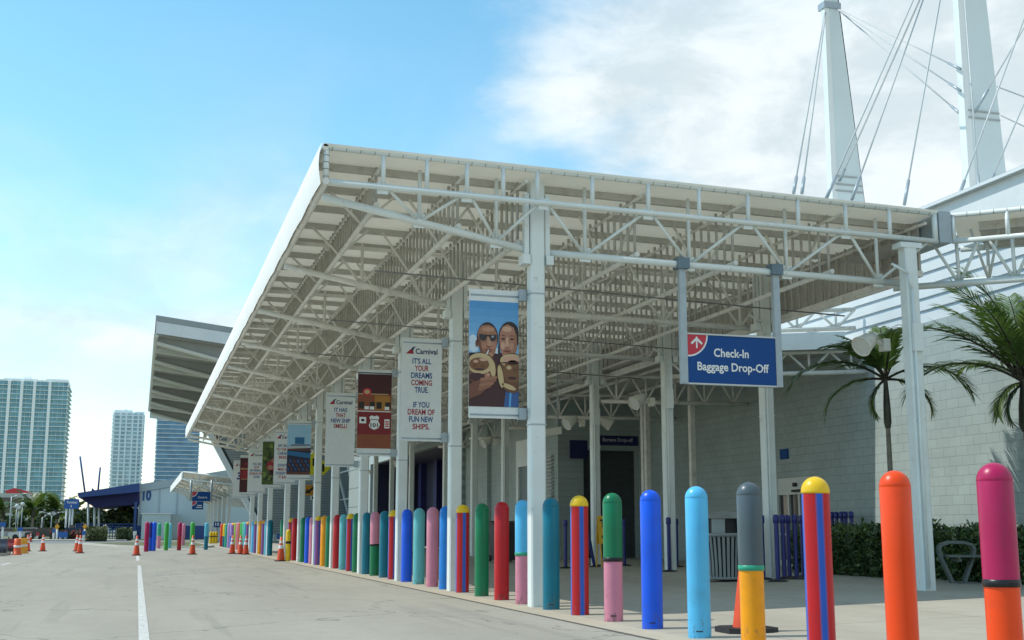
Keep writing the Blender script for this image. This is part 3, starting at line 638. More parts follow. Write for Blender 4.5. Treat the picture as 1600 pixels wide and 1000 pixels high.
def art_red(a, W, H):
    D2 = flat('lounge_red', (.17, .012, .018)); D1 = flat('lounge_dark', (.06, .008, .012))
    a.rect(0, .17, W, H-.13, D2); a.rect(0, .17, W, .75, D1, 2); a.rect(0, 1.35, W, H-.13, D1, 2); a.rect(W*.1, .78, W*.95, .80, COCL, 3); a.rect(W*.05, 1.25, W*.95, 1.29, COCL, 3); a.ell(W*.5, 1.5, W*.3, .10, D2, 3); a.ell(W*.65, .56, W*.12, .015, COCL, 3)
    for k in range(4): a.rect(W*.2, .86+k*.09, W*.85, .89+k*.09, SIGNR, 3)
banner(0, 'photo banner of two people drinking from coconuts on the nearest front column', art_couple)
banner(1, 'white text banner reading IT\'S ALL YOUR DREAMS COMING TRUE', lines([("IT'S ALL", 1.435, TBLUE, .47), ('YOUR', 1.30, TRED, .35), ('DREAMS', 1.165, TBLUE, .53), ('COMING', 1.03, TRED, .52), ('TRUE.', .895, TBLUE, .34), ('IF YOU', .62, TBLUE, .40), ('DREAM OF', .485, TRED, .67), ('FUN NEW', .35, TBLUE, .60), ('SHIPS.', .215, TRED, .42)]))
banner(2, 'dark red diner picture banner with a white 101 road shield', art_diner)
banner(3, 'white text banner reading IT HAS THAT NEW SHIP SMELL!', lines([('IT HAS', 1.42, TBLUE, .44), ('THAT', 1.28, TRED, .34), ('NEW SHIP', 1.14, TBLUE, .66), ('SMELL!', 1.0, TRED, .46)]))
banner(5, 'picture banner of a ship pool deck under pale sky', art_deck)
banner(6, 'white text banner reading SAY ALOHA, half hidden behind the pool deck picture', lines([('SAY ALOHA', 1.32, TBLUE, .66), ('TO THE NEW', 1.18, TRED, .80), ('CARNIVAL', 1.04, TBLUE, .66), ('BREEZE.', .90, TRED, .55), ("DON'T BE", .62, TBLUE, .62), ('MAD IF IT', .48, TRED, .6), ("DOESN'T SAY", .34, TBLUE, .8), ('IT BACK.', .20, TRED, .52)]))
banner(7, 'green jungle picture banner with a person in red', art_jungle)
banner(8, 'white text banner reading YOU ARE NOW ENTERING A BORING FREE ZONE', lines([('YOU ARE', 1.22, TBLUE, .5), ('NOW', 1.08, TRED, .3), ('ENTERING A', .94, TBLUE, .74), ('BORING FREE', .80, TRED, .8), ('ZONE', .66, TBLUE, .36)]))
banner(9, 'dark red picture banner, small and second farthest down the canopy', art_red)
banner(10, 'white text banner, the farthest and smallest of the row', lambda a, W, H: (logo(a, W, H-.30), [a.rect(W*u0, v, W*u1, v+.09, TBLUE) for u0, u1, v in ((.3, .44, 1.22), (.5, .7, 1.22), (.34, .5, 1.08), (.54, .66, 1.08), (.25, .48, .94), (.53, .75, .94))]))

# hanging sign
hs_ = thing('hanging_sign', 'blue hanging sign reading Check-In Baggage Drop-Off with white arrow on red corner', 'sign', (8.75, 17, 3.3))
for x in (7.93, 9.56):
    p = MB().box(x-.055, x+.055, 16.96, 17.04, 3.30, 5.13).build('hanger_post', GALV, hs_)
    MB().box(x-.10, x+.10, 16.90, 17.10, 5.10, 5.27).build('clamp', mat('blue_grey_clamp', (.12, .18, .22), .5), p)
f = MB(); f.box(7.985, 9.505, 16.955, 17.045, 4.071, 4.095); f.box(7.985, 9.505, 16.955, 17.045, 3.295, 3.319); f.build('frame', ALU, hs_)
a = Art((7.99, 16.97, 3.32), (1,0,0), (0,0,1)); W, H = 1.51, .75
a.board(7.99, 9.50, 16.97, 17.03, 3.32, 4.07, SIGNB)
a.ell(0, H, .345, .345, PWHITE, 1, 0, 16, 270, 360); a.ell(0, H, .32, .32, SIGNR, 2, 0, 16, 270, 360)
a.poly([(.14, H-.21), (.165, H-.21), (.165, H-.03), (.14, H-.03)], PWHITE, 3)
a.poly([(.152, H-.035), (.05, H-.13), (.072, H-.155), (.152, H-.085)], PWHITE, 4); a.poly([(.152, H-.035), (.152, H-.085), (.232, H-.155), (.254, H-.13)], PWHITE, 4)
a.text('Check-In', .74, .415, .60, .135, PWHITE, 3, .022); a.text('Baggage Drop-Off', .77, .155, 1.23, .175, PWHITE, 3, .022); a.build('panel', hs_)

# ------------------------------------------------------------------ bollards
BC = {'magenta': (.40, .012, .085), 'orange': (.80, .065, .006), 'red': (.47, .010, .016), 'yellow': (.78, .50, .015), 'grey': (.075, .105, .12), 'amber': (.85, .33, .005), 'sky blue': (.09, .46, .76),
      'royal blue': (.006, .10, .72), 'green': (.004, .17, .07), 'pink': (.60, .22, .30), 'teal': (.0, .15, .22), 'turquoise': (.12, .44, .47), 'azure': (.01, .20, .62), 'blue': (.02, .11, .52), 'purple': (.22, .075, .25),
      'lavender': (.40, .26, .52), 'lime': (.30, .42, .05), 'leaf green': (.06, .38, .06), 'light green': (.10, .50, .25), 'coral': (.62, .12, .08), 'navy': (.03, .03, .20), 'black': (.015, .016, .018), 'mint': (.03, .33, .20), 'cyan': (.10, .42, .55)}
def bm_(c):
    new = 'bollard_'+c.replace(' ', '_') not in _mats; m = bm0(c)
    if new:
        t = m.node_tree; p = t.nodes['Principled BSDF']; src = p.inputs['Base Color'].links[0].from_socket
        g = t.nodes.new('ShaderNodeNewGeometry'); sx = t.nodes.new('ShaderNodeSeparateXYZ'); t.links.new(g.outputs['Position'], sx.inputs[0])
        mp = t.nodes.new('ShaderNodeMapping'); mp.inputs['Scale'].default_value = (1, 1, .35); t.links.new(g.outputs['Position'], mp.inputs[0])
        n = t.nodes.new('ShaderNodeTexNoise'); n.inputs['Scale'].default_value = 26; n.inputs['Detail'].default_value = 7; n.inputs['Roughness'].default_value = .7; t.links.new(mp.outputs[0], n.inputs['Vector'])
        h = t.nodes.new('ShaderNodeMapRange'); h.inputs[1].default_value = 0; h.inputs[2].default_value = .42; h.inputs[3].default_value = .50; h.inputs[4].default_value = .66; t.links.new(sx.outputs[2], h.inputs[0])
        a = t.nodes.new('ShaderNodeMath'); a.operation = 'SUBTRACT'; t.links.new(n.outputs[0], a.inputs[0]); t.links.new(h.outputs[0], a.inputs[1])
        r = t.nodes.new('ShaderNodeMapRange'); r.inputs[1].default_value = 0; r.inputs[2].default_value = .06; r.inputs[4].default_value = .55; t.links.new(a.outputs[0], r.inputs[0])
        x = t.nodes.new('ShaderNodeMixRGB'); t.links.new(r.outputs[0], x.inputs[0]); t.links.new(src, x.inputs[1]); x.inputs[2].default_value = (.12, .10, .08, 1); t.links.new(x.outputs[0], p.inputs['Base Color'])
    return m
def bm0(c): return mat('bollard_'+c.replace(' ', '_'), BC[c], .34, .05, 2.2, dirt=tuple(q*.72+.012 for q in BC[c]), dscale=3, dlo=.5, dhi=.85, spec=.32)
RB, HB = .118, 1.535
_bm = {}
def bprof(kind):
    dome = [(RB*math.cos(R(a)), HB-RB*1.05+RB*1.05*math.sin(R(a))) for a in range(0, 91, 10)]
    return dome
def bmesh_part(key, fn):
    if key not in _bm: _bm[key] = fn()
    return _bm[key]
def mesh_of(mb, name, mats):
    o = mb.build(name, mats); me = o.data; bpy.data.objects.remove(o); return me
BAND = .71
SEAM = HB-RB*1.05
def bollard(x, y, z, spec, label, group):
    t = thing('bollard', label, 'bollard', (x, y, z), group)
    if spec[0] == 'striped': t.rotation_euler = (0, 0, math.atan2(-y, -x)+R(10))
    def part(name, me):
        o = bpy.data.objects.new(name, me); col.objects.link(o); o.parent = t; return o
    kind = spec[0]
    if kind == 'solid':
        me = bmesh_part(spec, lambda: mesh_of(MB().lathe([(RB, 0), (RB, .3), (RB, .9), (RB, SEAM-.005), (RB-.0015, SEAM-.002), (RB, SEAM)]+bprof(0)[1:], 28), 'sleeve', bm_(spec[1])))
        part('sleeve', me)
    elif kind == 'two':
        _, up, bd, lo = spec
        part('lower_sleeve', bmesh_part(('lo', lo), lambda: mesh_of(MB().lathe([(RB-.004, 0), (RB-.004, BAND)], 28), 'lower_sleeve', bm_(lo))))
        part('upper_sleeve', bmesh_part(('up', up), lambda: mesh_of(MB().lathe([(RB, BAND+.04), (RB, 1.1), (RB, SEAM-.005), (RB-.0015, SEAM-.002), (RB, SEAM)]+bprof(0)[1:], 28), 'upper_sleeve', bm_(up))))
        if bd:
            part('band', bmesh_part(('bd', bd), lambda: mesh_of(MB().lathe([(RB-.005, BAND), (RB+.005, BAND+.002), (RB+.005, BAND+.048), (RB, BAND+.05)], 28).box(-.02, .02, -RB-.012, -RB+.01, BAND+.018, BAND+.032), 'band', bm_(bd))))
        else:
            part('band', bmesh_part(('bd', lo+'s'), lambda: mesh_of(MB().lathe([(RB-.004, BAND), (RB+.002, BAND+.004), (RB, BAND+.04)], 28), 'band', bm_(lo))))
    elif kind == 'striped':
        _, base, stripe, cap = spec
        def mk():
            n = 64
            return mesh_of(MB().lathe([(RB, 0), (RB, .8), (RB, SEAM-.02)], n, mi=lambda i, k: 1 if i % 16 in (0, 1, 2, 15) else (2 if i % 16 in (3, 14) else 0)), 'sleeve', [bm_(base), bm_(stripe), bm_('purple') if base == 'red' else bm_(base)])
        part('sleeve', bmesh_part(spec+('b',), mk))
        part('cap', bmesh_part(('cap', cap), lambda: mesh_of(MB().lathe([(RB-.003, SEAM-.02), (RB+.004, SEAM-.018), (RB+.004, SEAM)]+[(r_+.003, z_) for r_, z_ in bprof(0)[1:-1]]+[(0, HB+.002)], 28), 'cap', bm_(cap))))
    return t
def desc(s):
    if s[0] == 'solid': return s[1]
    if s[0] == 'two': return s[1]+' and '+s[3]
    return s[1]+'-striped '+s[3]+'-capped'
S = lambda c: ('solid', c)
RED = ('striped', 'red', 'blue', 'yellow'); PUR = ('striped', 'purple', 'blue', 'yellow'); PURO = ('striped', 'purple', 'blue', 'amber')
ROWB = [  # y, paint
 (6.99, ('two', 'magenta', 'black', 'orange')), (8.14, S('orange')), (9.3, RED), (10.5, ('two', 'grey', 'mint', 'amber')), (11.65, S('sky blue')), (12.85, S('royal blue')),
 (14.02, ('two', 'green', 'black', 'pink')), (15.2, RED), (16.36, S('teal')), (17.67, ('two', 'sky blue', 'mint', 'pink')), (18.79, S('red')), (19.97, S('green')), (21.25, RED), (22.5, S('azure')),
 (23.57, S('pink')), (24.78, S('turquoise')), (25.97, S('royal blue')), (27.42, RED), (28.47, S('teal')), (29.69, ('two', 'pink', 'black', 'green')), (30.80, S('teal')), (32.24, S('green')),
 (33.25, RED), (34.44, S('turquoise')), (35.6, S('red')), (37.08, S('green')), (38.14, S('amber')), (39.45, PUR), (40.75, S('pink')), (41.86, S('royal blue')), (43.1, S('green')),
 (45.56, S('red')), (46.74, RED), (49.4, S('green')), (54.4, S('teal')), (55.7, S('cyan')), (57.0, PURO), (58.6, S('amber')), (60.9, PUR), (62.2, S('sky blue')), (63.9, ('two', 'teal', 'black', 'lavender')),
 (65.4, PURO), (66.9, S('cyan')), (68.1, S('light green')), (69.4, S('leaf green')), (71.0, S('coral')), (72.3, S('pink')), (73.8, S('lime')), (75.6, PURO), (77.0, ('two', 'lavender', 'blue', 'azure')), (79.2, S('lavender')), (81.5, S('mint')), (83.5, ('two', 'yellow', 'yellow', 'teal')), (86.2, ('two', 'orange', 'orange', 'red'))]
special = {0: 'magenta and orange bollard with black band at the right edge', 1: 'solid bright orange bollard, largest plain orange one', 3: 'dark grey and amber bollard with a green band in front of the traffic cone'}
seen = {}; roots = []
for i, (y, s) in enumerate(ROWB):
    nb = ' and '.join(desc(ROWB[j][1]) for j in (i-1, i+1) if 0 <= j < len(ROWB))
    lab = special.get(i) or ('%s kerb bollard between %s ones' % (desc(s), nb))
    if i == len(ROWB)-1: lab = 'orange and red bollard, farthest of the long kerb row'
    if lab in seen: lab += ', farther away'
    seen[lab] = 1
    t = bollard(ROW1, y, 0, s, lab, 'painted bollards along the kerb')
    if i in (4, 5, 6, 8, 10):
        m = MB(); th = math.atan2(-y, -ROW1)-R(12)
        for k, w_ in enumerate((.022, .018, .026)):
            q = th+R(11*k); c_ = Vector((math.cos(q), math.sin(q), 0)); e_ = Vector((-c_.y, c_.x, 0))
            m.bar(c_*(RB-.002)-e_*w_/2+Vector((0,0,.075)), c_*(RB-.002)+e_*w_/2+Vector((0,0,.075)), .006, .012)
        m.build('stencil_mark', BLACK, t, org=(0,0,0))
# second group by the island
G2 = [(228, 862, S('magenta'), 'magenta bollard, leftmost of the group by the grass island'), (233.5, 861, ('two', 'navy', 'navy', 'blue'), 'navy bollard with paler blue base near the grass island'), (239.5, 861, S('royal blue'), 'royal blue bollard in the small group by the grass island'),
      (247.5, 857, ('two', 'mint', 'pink', 'pink'), 'small green and pink bollard standing back by the grass island'), (259, 860, S('leaf green'), 'leaf green bollard in the group by the grass island'), (264.5, 856.5, S('turquoise'), 'small turquoise bollard beside the leaf green one'),
      (279.5, 860, ('two', 'magenta', 'red', 'red'), 'magenta and red bollard in front of the terminal 10 wall'), (285.5, 855, S('pink'), 'small pink bollard half behind the magenta and red one'), (299.5, 861, S('leaf green'), 'leaf green bollard behind a traffic cone in front of the wall'),
      (321.5, 859, ('two', 'cyan', 'teal', 'teal'), 'cyan and teal bollard standing alone by the white wall')]
for x, y, s, l in G2:
    p = pg(x, y); bollard(p.x, p.y, 0, s, l, 'painted bollards by the island')
# small yellow guard posts
def guard(x, y, z, h, label, grp=None, r=.09):
    t = thing('guard_post', label, 'post', (x, y, z), grp)
    b = MB(); b.lathe([(r, 0), (r, h-r)]+[(r*math.cos(R(q)), h-r+r*math.sin(R(q))) for q in range(15, 91, 15)], 16, (x, y, z)); b.build('sleeve', bm_('yellow'), t)
    MB().lathe([(r+.003, h*.55), (r+.004, h*.56), (r+.004, h*.62), (r+.003, h*.63)], 16, (x, y, z)).build('band', bm_('black'), t)
p = pg(449.5, 877); guard(p.x, p.y, 0, 1.12, 'short dull yellow post in a gap of the kerb row beside a cone')
for x, l in ((329, 'leftmost of three small yellow posts by the white wall'), (333.3, 'middle one of three small yellow posts by the white wall'), (337.5, 'rightmost of three small yellow posts by the white wall')):
    p = pg(x, 849.5, .0); guard(p.x, p.y, .0, 1.0, l, 'yellow posts by the wall', .12)

# ------------------------------------------------------------------ traffic cones
CON = mat('cone_orange', (.72, .075, .015), .5, .1, 5, dirt=(.3, .06, .03), dscale=6, dlo=.5, dhi=.8); CONW = mat('cone_reflective', (.75, .76, .75), .35, .05)
def make_cone(label, loc, hh=.86, dark=False):
    t = thing('traffic_cone', label, 'traffic cone', loc, 'orange traffic cones')
    b = MB(); h = .19; b.prism([(h*c_, s_*h, 0) for c_, s_ in ((1,.6),(.6,1),(-.6,1),(-1,.6),(-1,-.6),(-.6,-1),(.6,-1),(1,-.6))], (0,0,.04)); b.build('base', BLACK, t, org=(0,0,0))
    rr = lambda z: .145-(.145-.035)*(z-.04)/(hh-.04)
    prof = [(rr(z), z) for z in (.04, .2, .42*hh/.72, hh)]+[(0, hh+.004)]
    MB().lathe(prof, 18).build('body', CON, t, org=(0,0,0))
    for z0, z1 in ((.52*hh, .66*hh), (.74*hh, .84*hh)): MB().lathe([(rr(z0)+.004, z0), (rr(z1)+.004, z1)], 18).build('collar', CONW, t, org=(0,0,0))
    return t
q = pg(213, 868); c0 = make_cone('traffic cone on the dashed lane line by the grass island', (q.x, q.y, 0))
for x, y, l in ((300.5, 866.5, 'traffic cone in front of the leaf green bollard and white wall'), (362.5, 865.5, 'traffic cone, left of three before the kerb row'), (375.5, 866, 'traffic cone, middle of three before the kerb row'), (384, 866.5, 'traffic cone, right of three before the kerb row'),
                (438.5, 877, 'traffic cone beside the teal bollard in a gap of the kerb row'), (124.5, 864.5, 'front cone of a pair standing on the far road'), (119.5, 861.5, 'rear cone of a pair standing on the far road'), (66.5, 861.5, 'lone traffic cone on the far left road'), (42.5, 861.5, 'traffic cone right beside the yellow drums'), (47.5, 846.5, 'tiny traffic cone far back by the pale pavement')):
    q = pg(x, y); copy_thing(c0, (q.x, q.y, 0), l, rz=random.random())
bc = make_cone('tall traffic cone with wide black base behind the grey and amber bollard', (6.24, 11.98, .022)); bc.scale = (1, 1, .98)
for ch in list(bc.children):
    if ch.name.startswith('collar'): bpy.data.objects.remove(ch); continue
    if ch.name.startswith('base'): ch.scale = (1.5, 1.5, 1.3)

# ------------------------------------------------------------------ flood lights on the back columns
LAMPM = mat('cream_lamp_housing', (.62, .60, .52), .5, .08, 6, dirt=(.35, .3, .2), dscale=8, dlo=.55, dhi=.8)
def flood(x, y, z, sx, label):
    t = thing('flood_light', label, 'flood light', (x, y, z), 'flood lights on the columns')
    ax = Vector((sx*.80, -.25, -.5)).normalized(); o = Vector((x+sx*.30, y, z+.06))
    b = MB(); b.lathe([(.0, -.16), (.09, -.16), (.10, -.06), (.13, -.03), (.145, .08), (.17, .2), (.18, .22), (.17, .225), (.15, .2)], 18, o, ax); b.build('housing', LAMPM, t)
    MB().disc(o+ax*.20, .155, ax).build('lens', mat('lamp_lens', (.55, .56, .52), .2, .05), t)
    b = MB(); b.tube((x, y, z), o-ax*.1, .035, 8); b.box(x-.06, x+.06, y-.08, y+.08, z-.10, z+.10); b.build('bracket', LAMPM, t)
for (i, sx, z, l) in ((0, -1, 4.08, 'cream flood light on the right corner column before the palm'), (2, -1, 4.1, 'flood light on the shaded column behind the blue hanging sign\'s left'), (3, -1, 4.0, 'left flood light of a pair on the column before the dark shutter'), (3, 1, 4.0, 'right flood light of a pair on the column before the dark shutter'),
                      (5, -1, 4.05, 'flood light on the back column seen under the coconut banner'), (8, -1, 4.1, 'flood light hung before the navy portal'), (10, -1, 4.1, 'farthest flood light, beside the diner banner\'s lower edge')):
    flood(ROW2+sx*.18, COLY[i]+.12, z, sx, l)

# ------------------------------------------------------------------ street furniture under the canopy
# litter bin
BIN = mat('grey_bin_metal', (.23, .255, .25), .45, .1, 6, metal=.2)
bx, by = 10.7, 21.3
t = thing('litter_bin', 'grey slatted round litter bin with hooded top under the canopy', 'litter bin', (bx, by, .135))
b = MB(); n = 30
for i in range(n):
    a = 2*math.pi*i/n; pr = [(.35, .05), (.37, .4), (.42, .86)]
    for (r0, z0), (r1, z1) in zip(pr[:-1], pr[1:]):
        c0_ = Vector((bx+r0*math.cos(a), by+r0*math.sin(a), .135+z0)); c1_ = Vector((bx+r1*math.cos(a), by+r1*math.sin(a), .135+z1))
        b.bar(c0_, c1_, .05, .012, 0, (math.cos(a), math.sin(a), 0))
b.lathe([(.36, .04), (.37, .04), (.37, .09), (.36, .09)], 30, (bx, by, .135)); b.lathe([(.41, .83), (.435, .83), (.435, .90), (.41, .90)], 30, (bx, by, .135)); b.build('slats', BIN, t)
MB().lathe([(.0, .03), (.32, .03), (.33, .4), (.37, .86), (0, .86)], 24, (bx, by, .135)).build('liner', BLACK, t)
b = MB()
for i in range(4):
    a = R(45+90*i); b.bar((bx+.36*math.cos(a), by+.36*math.sin(a), 1.02), (bx+.34*math.cos(a), by+.34*math.sin(a), 1.32), .26, .03, 0, (math.cos(a), math.sin(a), 0))
b.lathe([(.42, 1.17), (.40, 1.18), (.36, 1.24), (.22, 1.29), (0, 1.31)], 24, (bx, by, .135)); b.build('hood', BIN, t)
MB().lathe([(.30, .88), (.30, 1.19)], 20, (bx, by, .135)).build('inner_drum', BLACK, t)
# stanchions
STB = mat('stanchion_blue', (.012, .02, .16), .4, .1, 6)
def make_st(label, loc):
    t = thing('stanchion', label, 'stanchion', loc, 'blue queue stanchions')
    MB().lathe([(.18, 0), (.18, .012), (.15, .03), (.04, .045)], 20).build('base', BLACK, t, org=(0,0,0))
    MB().lathe([(.042, .03), (.042, 1.12)], 12).build('post', STB, t, org=(0,0,0))
    MB().lathe([(.05, 1.06), (.058, 1.07), (.058, 1.19), (.04, 1.215), (0, 1.22)], 14).build('head', STB, t, org=(0,0,0))
    return t
sp = [(1046, 893, 'blue stanchion standing alone left of the litter bin'), (1058, 886, 'thin blue stanchion farther back left of the litter bin'), (884, 886, 'blue stanchion just right of the teal bollard'), (912, 884, 'blue stanchion leaning behind the red-striped bollard'), (929, 885, 'blue stanchion leaning before the yellow notice'), (976, 884, 'dark stanchion right of the green and pink bollard'),
      (1193, 905, 'blue stanchion left of the column by the litter bin'), (1216, 908, 'front blue stanchion in the cluster right of the column'), (1226, 905, 'second blue stanchion in the cluster right of the column'), (1234, 903, 'third blue stanchion in the cluster right of the column'), (1245, 905, 'blue stanchion at the right end of the cluster'), (1256, 902, 'dark blue stanchion just left of the yellow-capped bollard'),
      (1301, 896, 'first stanchion head above the hedge, leftmost'), (1308, 896, 'second stanchion head above the hedge'), (1316, 896, 'third stanchion head above the hedge'), (1322, 896, 'fourth stanchion head above the hedge'), (1331, 896, 'fifth stanchion head above the hedge, rightmost')]
s0 = None
for i, (x, y, l) in enumerate(sp):
    q = pg(x, y, .165); q.z = .165 if q.x > 11.6 else wz(q.x)+.005
    if i >= 12: q = px(x, 829, 15.7); q.z = .30
    if s0 is None: s0 = make_st(l, q)
    else:
        o = copy_thing(s0, q, l)
        if i == 3: o.rotation_euler = (0, R(-13), 0)
        if i == 4: o.rotation_euler = (0, R(-11), 0)
# yellow notice
q = pg(949, 886, .165)
t = thing('folding_notice', 'yellow folding floor notice with a black T behind the green bollard', 'notice', (q.x, q.y, .165))
b = MB(); b.bar((q.x, q.y-.11, .75), (q.x, q.y, 1.45), .5, .02, 0, (0,-1,0)); b.bar((q.x, q.y+.13, .75), (q.x, q.y+.024, 1.45), .5, .02, 0, (0,1,0))
for sx in (-.22, .22): b.bar((q.x+sx, q.y-.2, .18), (q.x+sx, q.y-.10, .76), .03, .02); b.bar((q.x+sx, q.y+.2, .18), (q.x+sx, q.y+.12, .76), .03, .02)
b.build('panel', mat('notice_yellow', (.75, .42, .02), .5), t)
a = Art((q.x-.25, q.y-.124, .75), (1,0,0), (0, .11, .70)); a.text('T', .12, .40, .15, .22, bm_('black'), 1, .03); a.rect(.07, .14, .22, .21, bm_('black'), 1); a.build('lettering', t)
# wheeled bin
q = pg(786, 877, .16); 
t = thing('wheeled_bin', 'dark wheeled rubbish bin behind the red bollard', 'bin', (q.x, q.y, .16))
b = MB(); h0, h1 = .30, .40
b.add([(q.x-h0,q.y-h0,.2),(q.x+h0,q.y-h0,.2),(q.x+h0,q.y+h0,.2),(q.x-h0,q.y+h0,.2),(q.x-h1,q.y-h1,1.25),(q.x+h1,q.y-h1,1.25),(q.x+h1,q.y+h1,1.25),(q.x-h1,q.y+h1,1.25)], [(0,3,2,1),(4,5,6,7),(0,1,5,4),(1,2,6,5),(2,3,7,6),(3,0,4,7)]); b.build('body', mat('bin_charcoal', (.03, .033, .036), .5), t)
b = MB(); b.prism([(q.x-.43,q.y-.44,1.255),(q.x-.43,q.y+.44,1.255),(q.x-.43,q.y+.44,1.33),(q.x-.43,q.y,1.37),(q.x-.43,q.y-.44,1.30)], (.86,0,0)); b.build('lid', BLACK, t)
for s in (-1, 1): MB().tube((q.x+s*.30, q.y+.34, .25), (q.x+s*.36, q.y+.34, .25), .1, 14).build('wheel', BLACK, t)

# hedge, palms, bench
LEAFH = mat('hedge_leaf', (.034, .070, .018), .5, .35, 3); LEAFL = mat('hedge_young_leaf', (.095, .15, .035), .45, .3, 4); TWIG = mat('hedge_twig', (.03, .028, .016), .9, .2)
def leafcloud(b, n, fn, size, rn, mats=2, flatn=.0):
    for k in range(n):
        p = Vector(fn(rn)); s = size*(.6+.8*rn.random()); d = Vector((rn.gauss(0,1), rn.gauss(0,1), rn.gauss(0,1)+flatn)).normalized(); a = d.orthogonal().normalized(); a.rotate(Matrix.Rotation(rn.random()*6.28, 3, d)); c = d.cross(a)
        b.add([p-a*s, p-c*s*.45+d*s*.1, p+a*s, p+c*s*.45+d*s*.1], [(0,1,2,3)], rn.randrange(mats) if mats > 1 else 0)
def hedge(label, x0, x1, y0, y1, z0, z1, n, seed):
    rn = random.Random(seed); t = thing('hedge', label, 'hedge', ((x0+x1)/2, (y0+y1)/2, z0), 'clipped hedges along the wall')
    MB().cbox(x0+.13, x1-.1, y0+.13, y1-.1, z0, z1-.12, .08).build('stems', TWIG, t)
    def fn(r):
        q = r.random(); u = r.random(); v = r.random()
        nz = .07*math.sin(u*37+seed)+.05*math.sin(v*23)
        if q < .42: return (x0+r.gauss(0, .04)+nz*.5, y0+u*(y1-y0), z0+v*(z1-z0))
        if q < .68: return (x0+u*(x1-x0), y0+v*(y1-y0), z1+r.gauss(0, .04)+nz)
        if q < .88: return (x0+u*(x1-x0), y0+r.gauss(0, .04), z0+v*(z1-z0))
        return (x1+r.gauss(0, .04), y0+u*(y1-y0), z0+v*(z1-z0))
    b = MB(); leafcloud(b, n, fn, .055, rn); b.m = [1 if (rn.random() < .22 or b.v[f[0]].z > z1-.1 and rn.random() < .5) else 0 for f in b.f]
    b.build('foliage', [LEAFH, LEAFL], t)
hedge('clipped green hedge before the wall, behind the orange bollard', 14.15, 15.2, 20.6, 24.9, .16, 1.06, 15000, 3)
hedge('clipped green hedge behind the curved bench at the right', 14.6, 15.6, 14.0, 20.2, .16, 1.04, 15000, 8)

PALMG = mat('palm_leaflet', (.040, .085, .016), .42, .3, 3); translucent(PALMG, (.14, .23, .04), .25); PALML = mat('palm_young_leaflet', (.09, .15, .03), .42, .3, 3); translucent(PALML, (.22, .32, .06), .3)
BARK = mat('palm_bark', (.20, .18, .15), .85, .3, 9, .3, 30); CROWNS = mat('palm_crownshaft', (.045, .045, .03), .5, .3, 6)
def palm(label, base, hgt, r, fronds, flen, seed, nl=38, lw=.028, group=None, lightr=.3, simple=False):
    rn = random.Random(seed); t = thing('palm_tree', label, 'palm tree', base, group); B = Vector(base)
    prof = []; n = 16 if not simple else 3
    for i in range(n+1):
        z = hgt*.72*i/n; prof += [(r*(1.25-.4*i/n), z), (r*(1.32-.4*i/n), z+hgt*.72/n*.15)] if not simple else [(r*(1.2-.4*i/n), z)]
    MB().lathe(prof, 12 if not simple else 6, B).build('trunk', BARK, t)
    MB().lathe([(r*1.0, hgt*.72), (r*1.5, hgt*.75), (r*1.35, hgt*.84), (r*.8, hgt*.95), (r*.4, hgt)], 12, B).build('crownshaft', CROWNS, t)
    top = B+Vector((0, 0, hgt*.96)); b = MB()
    for k in range(len(fronds)):
        a, e0, L_ = fronds[k]; a = R(a); L_ *= flen
        pts = []; p = top.copy(); e = R(e0); st_ = 14 if not simple else 6
        for i in range(st_+1):
            pts.append(p.copy()); d = Vector((math.cos(a)*math.cos(e), math.sin(a)*math.cos(e), math.sin(e))); p += d*L_/st_; e -= R(105. if e0 < 40 else (75. if e0 < 58 else 48.))/st_*(.55+.9*i/st_)
        for i in range(st_): b.tube(pts[i], pts[i+1], .022*(1-i/st_)+.006 if not simple else .02, 5, 2)
        mi = 1 if rn.random() < lightr else 0
        side = Vector((-math.sin(a), math.cos(a), 0))
        for j in range(nl):
            u = .16+.84*j/nl; f = u*st_; i = min(int(f), st_-1); q = pts[i].lerp(pts[i+1], f-i); d = (pts[i+1]-pts[i]).normalized()
            ll = L_*(.36 if simple else .31)*math.sin(math.pi*(.14+.74*u))**.6
            for s in (-1, 1):
                o = (side*s*.80+d*(.7+.5*u)+Vector((0,0,-.15+.30*rn.random()))).normalized(); lw_ = lw*(1 if not simple else 2.2)
                wv = d*lw_; m1 = q+o*ll*.5; tip = q+o*ll+Vector((0,0,-ll*(.04+.18*rn.random())))
                b.add([q-wv*.5, q+wv*.5, m1+wv, m1-wv, tip], [(0,1,2,3),(3,2,4)], mi)
    b.build('fronds', [PALMG, PALML, TWIG], t)
palm('slender palm with ringed trunk in front of the lit wall', (13.9, px(1396, 829, 13.9).y, .16), 4.0, .05, [(163, 34, 1.05), (-17, 30, .95), (150, 8, .75), (130, 66, .62), (-30, 68, .66), (60, 74, .7), (200, 55, .7), (-20, 2, .6), (250, 62, .6), (170, -35, .42), (175, 54, .72)], 2.05, 11, 40, .027)
palm('larger palm with dark crown at the right edge of the picture', (15.5, 18.55, .16), 3.75, .10, [(160, 50, 1.28), (155, 34, 1.12), (130, 66, 1.0), (172, 72, 1.05), (205, 60, .9), (-60, 60, 1.0), (60, 78, 1.0), (155, 84, 1.1), (-100, 72, 1.0), (100, 42, .8), (165, -30, .42), (20, 62, 1.0), (250, 66, .9), (150, 58, .8), (-20, 80, 1.0), (185, -5, .5)], 2.15, 5, 40, .025, lightr=.35)
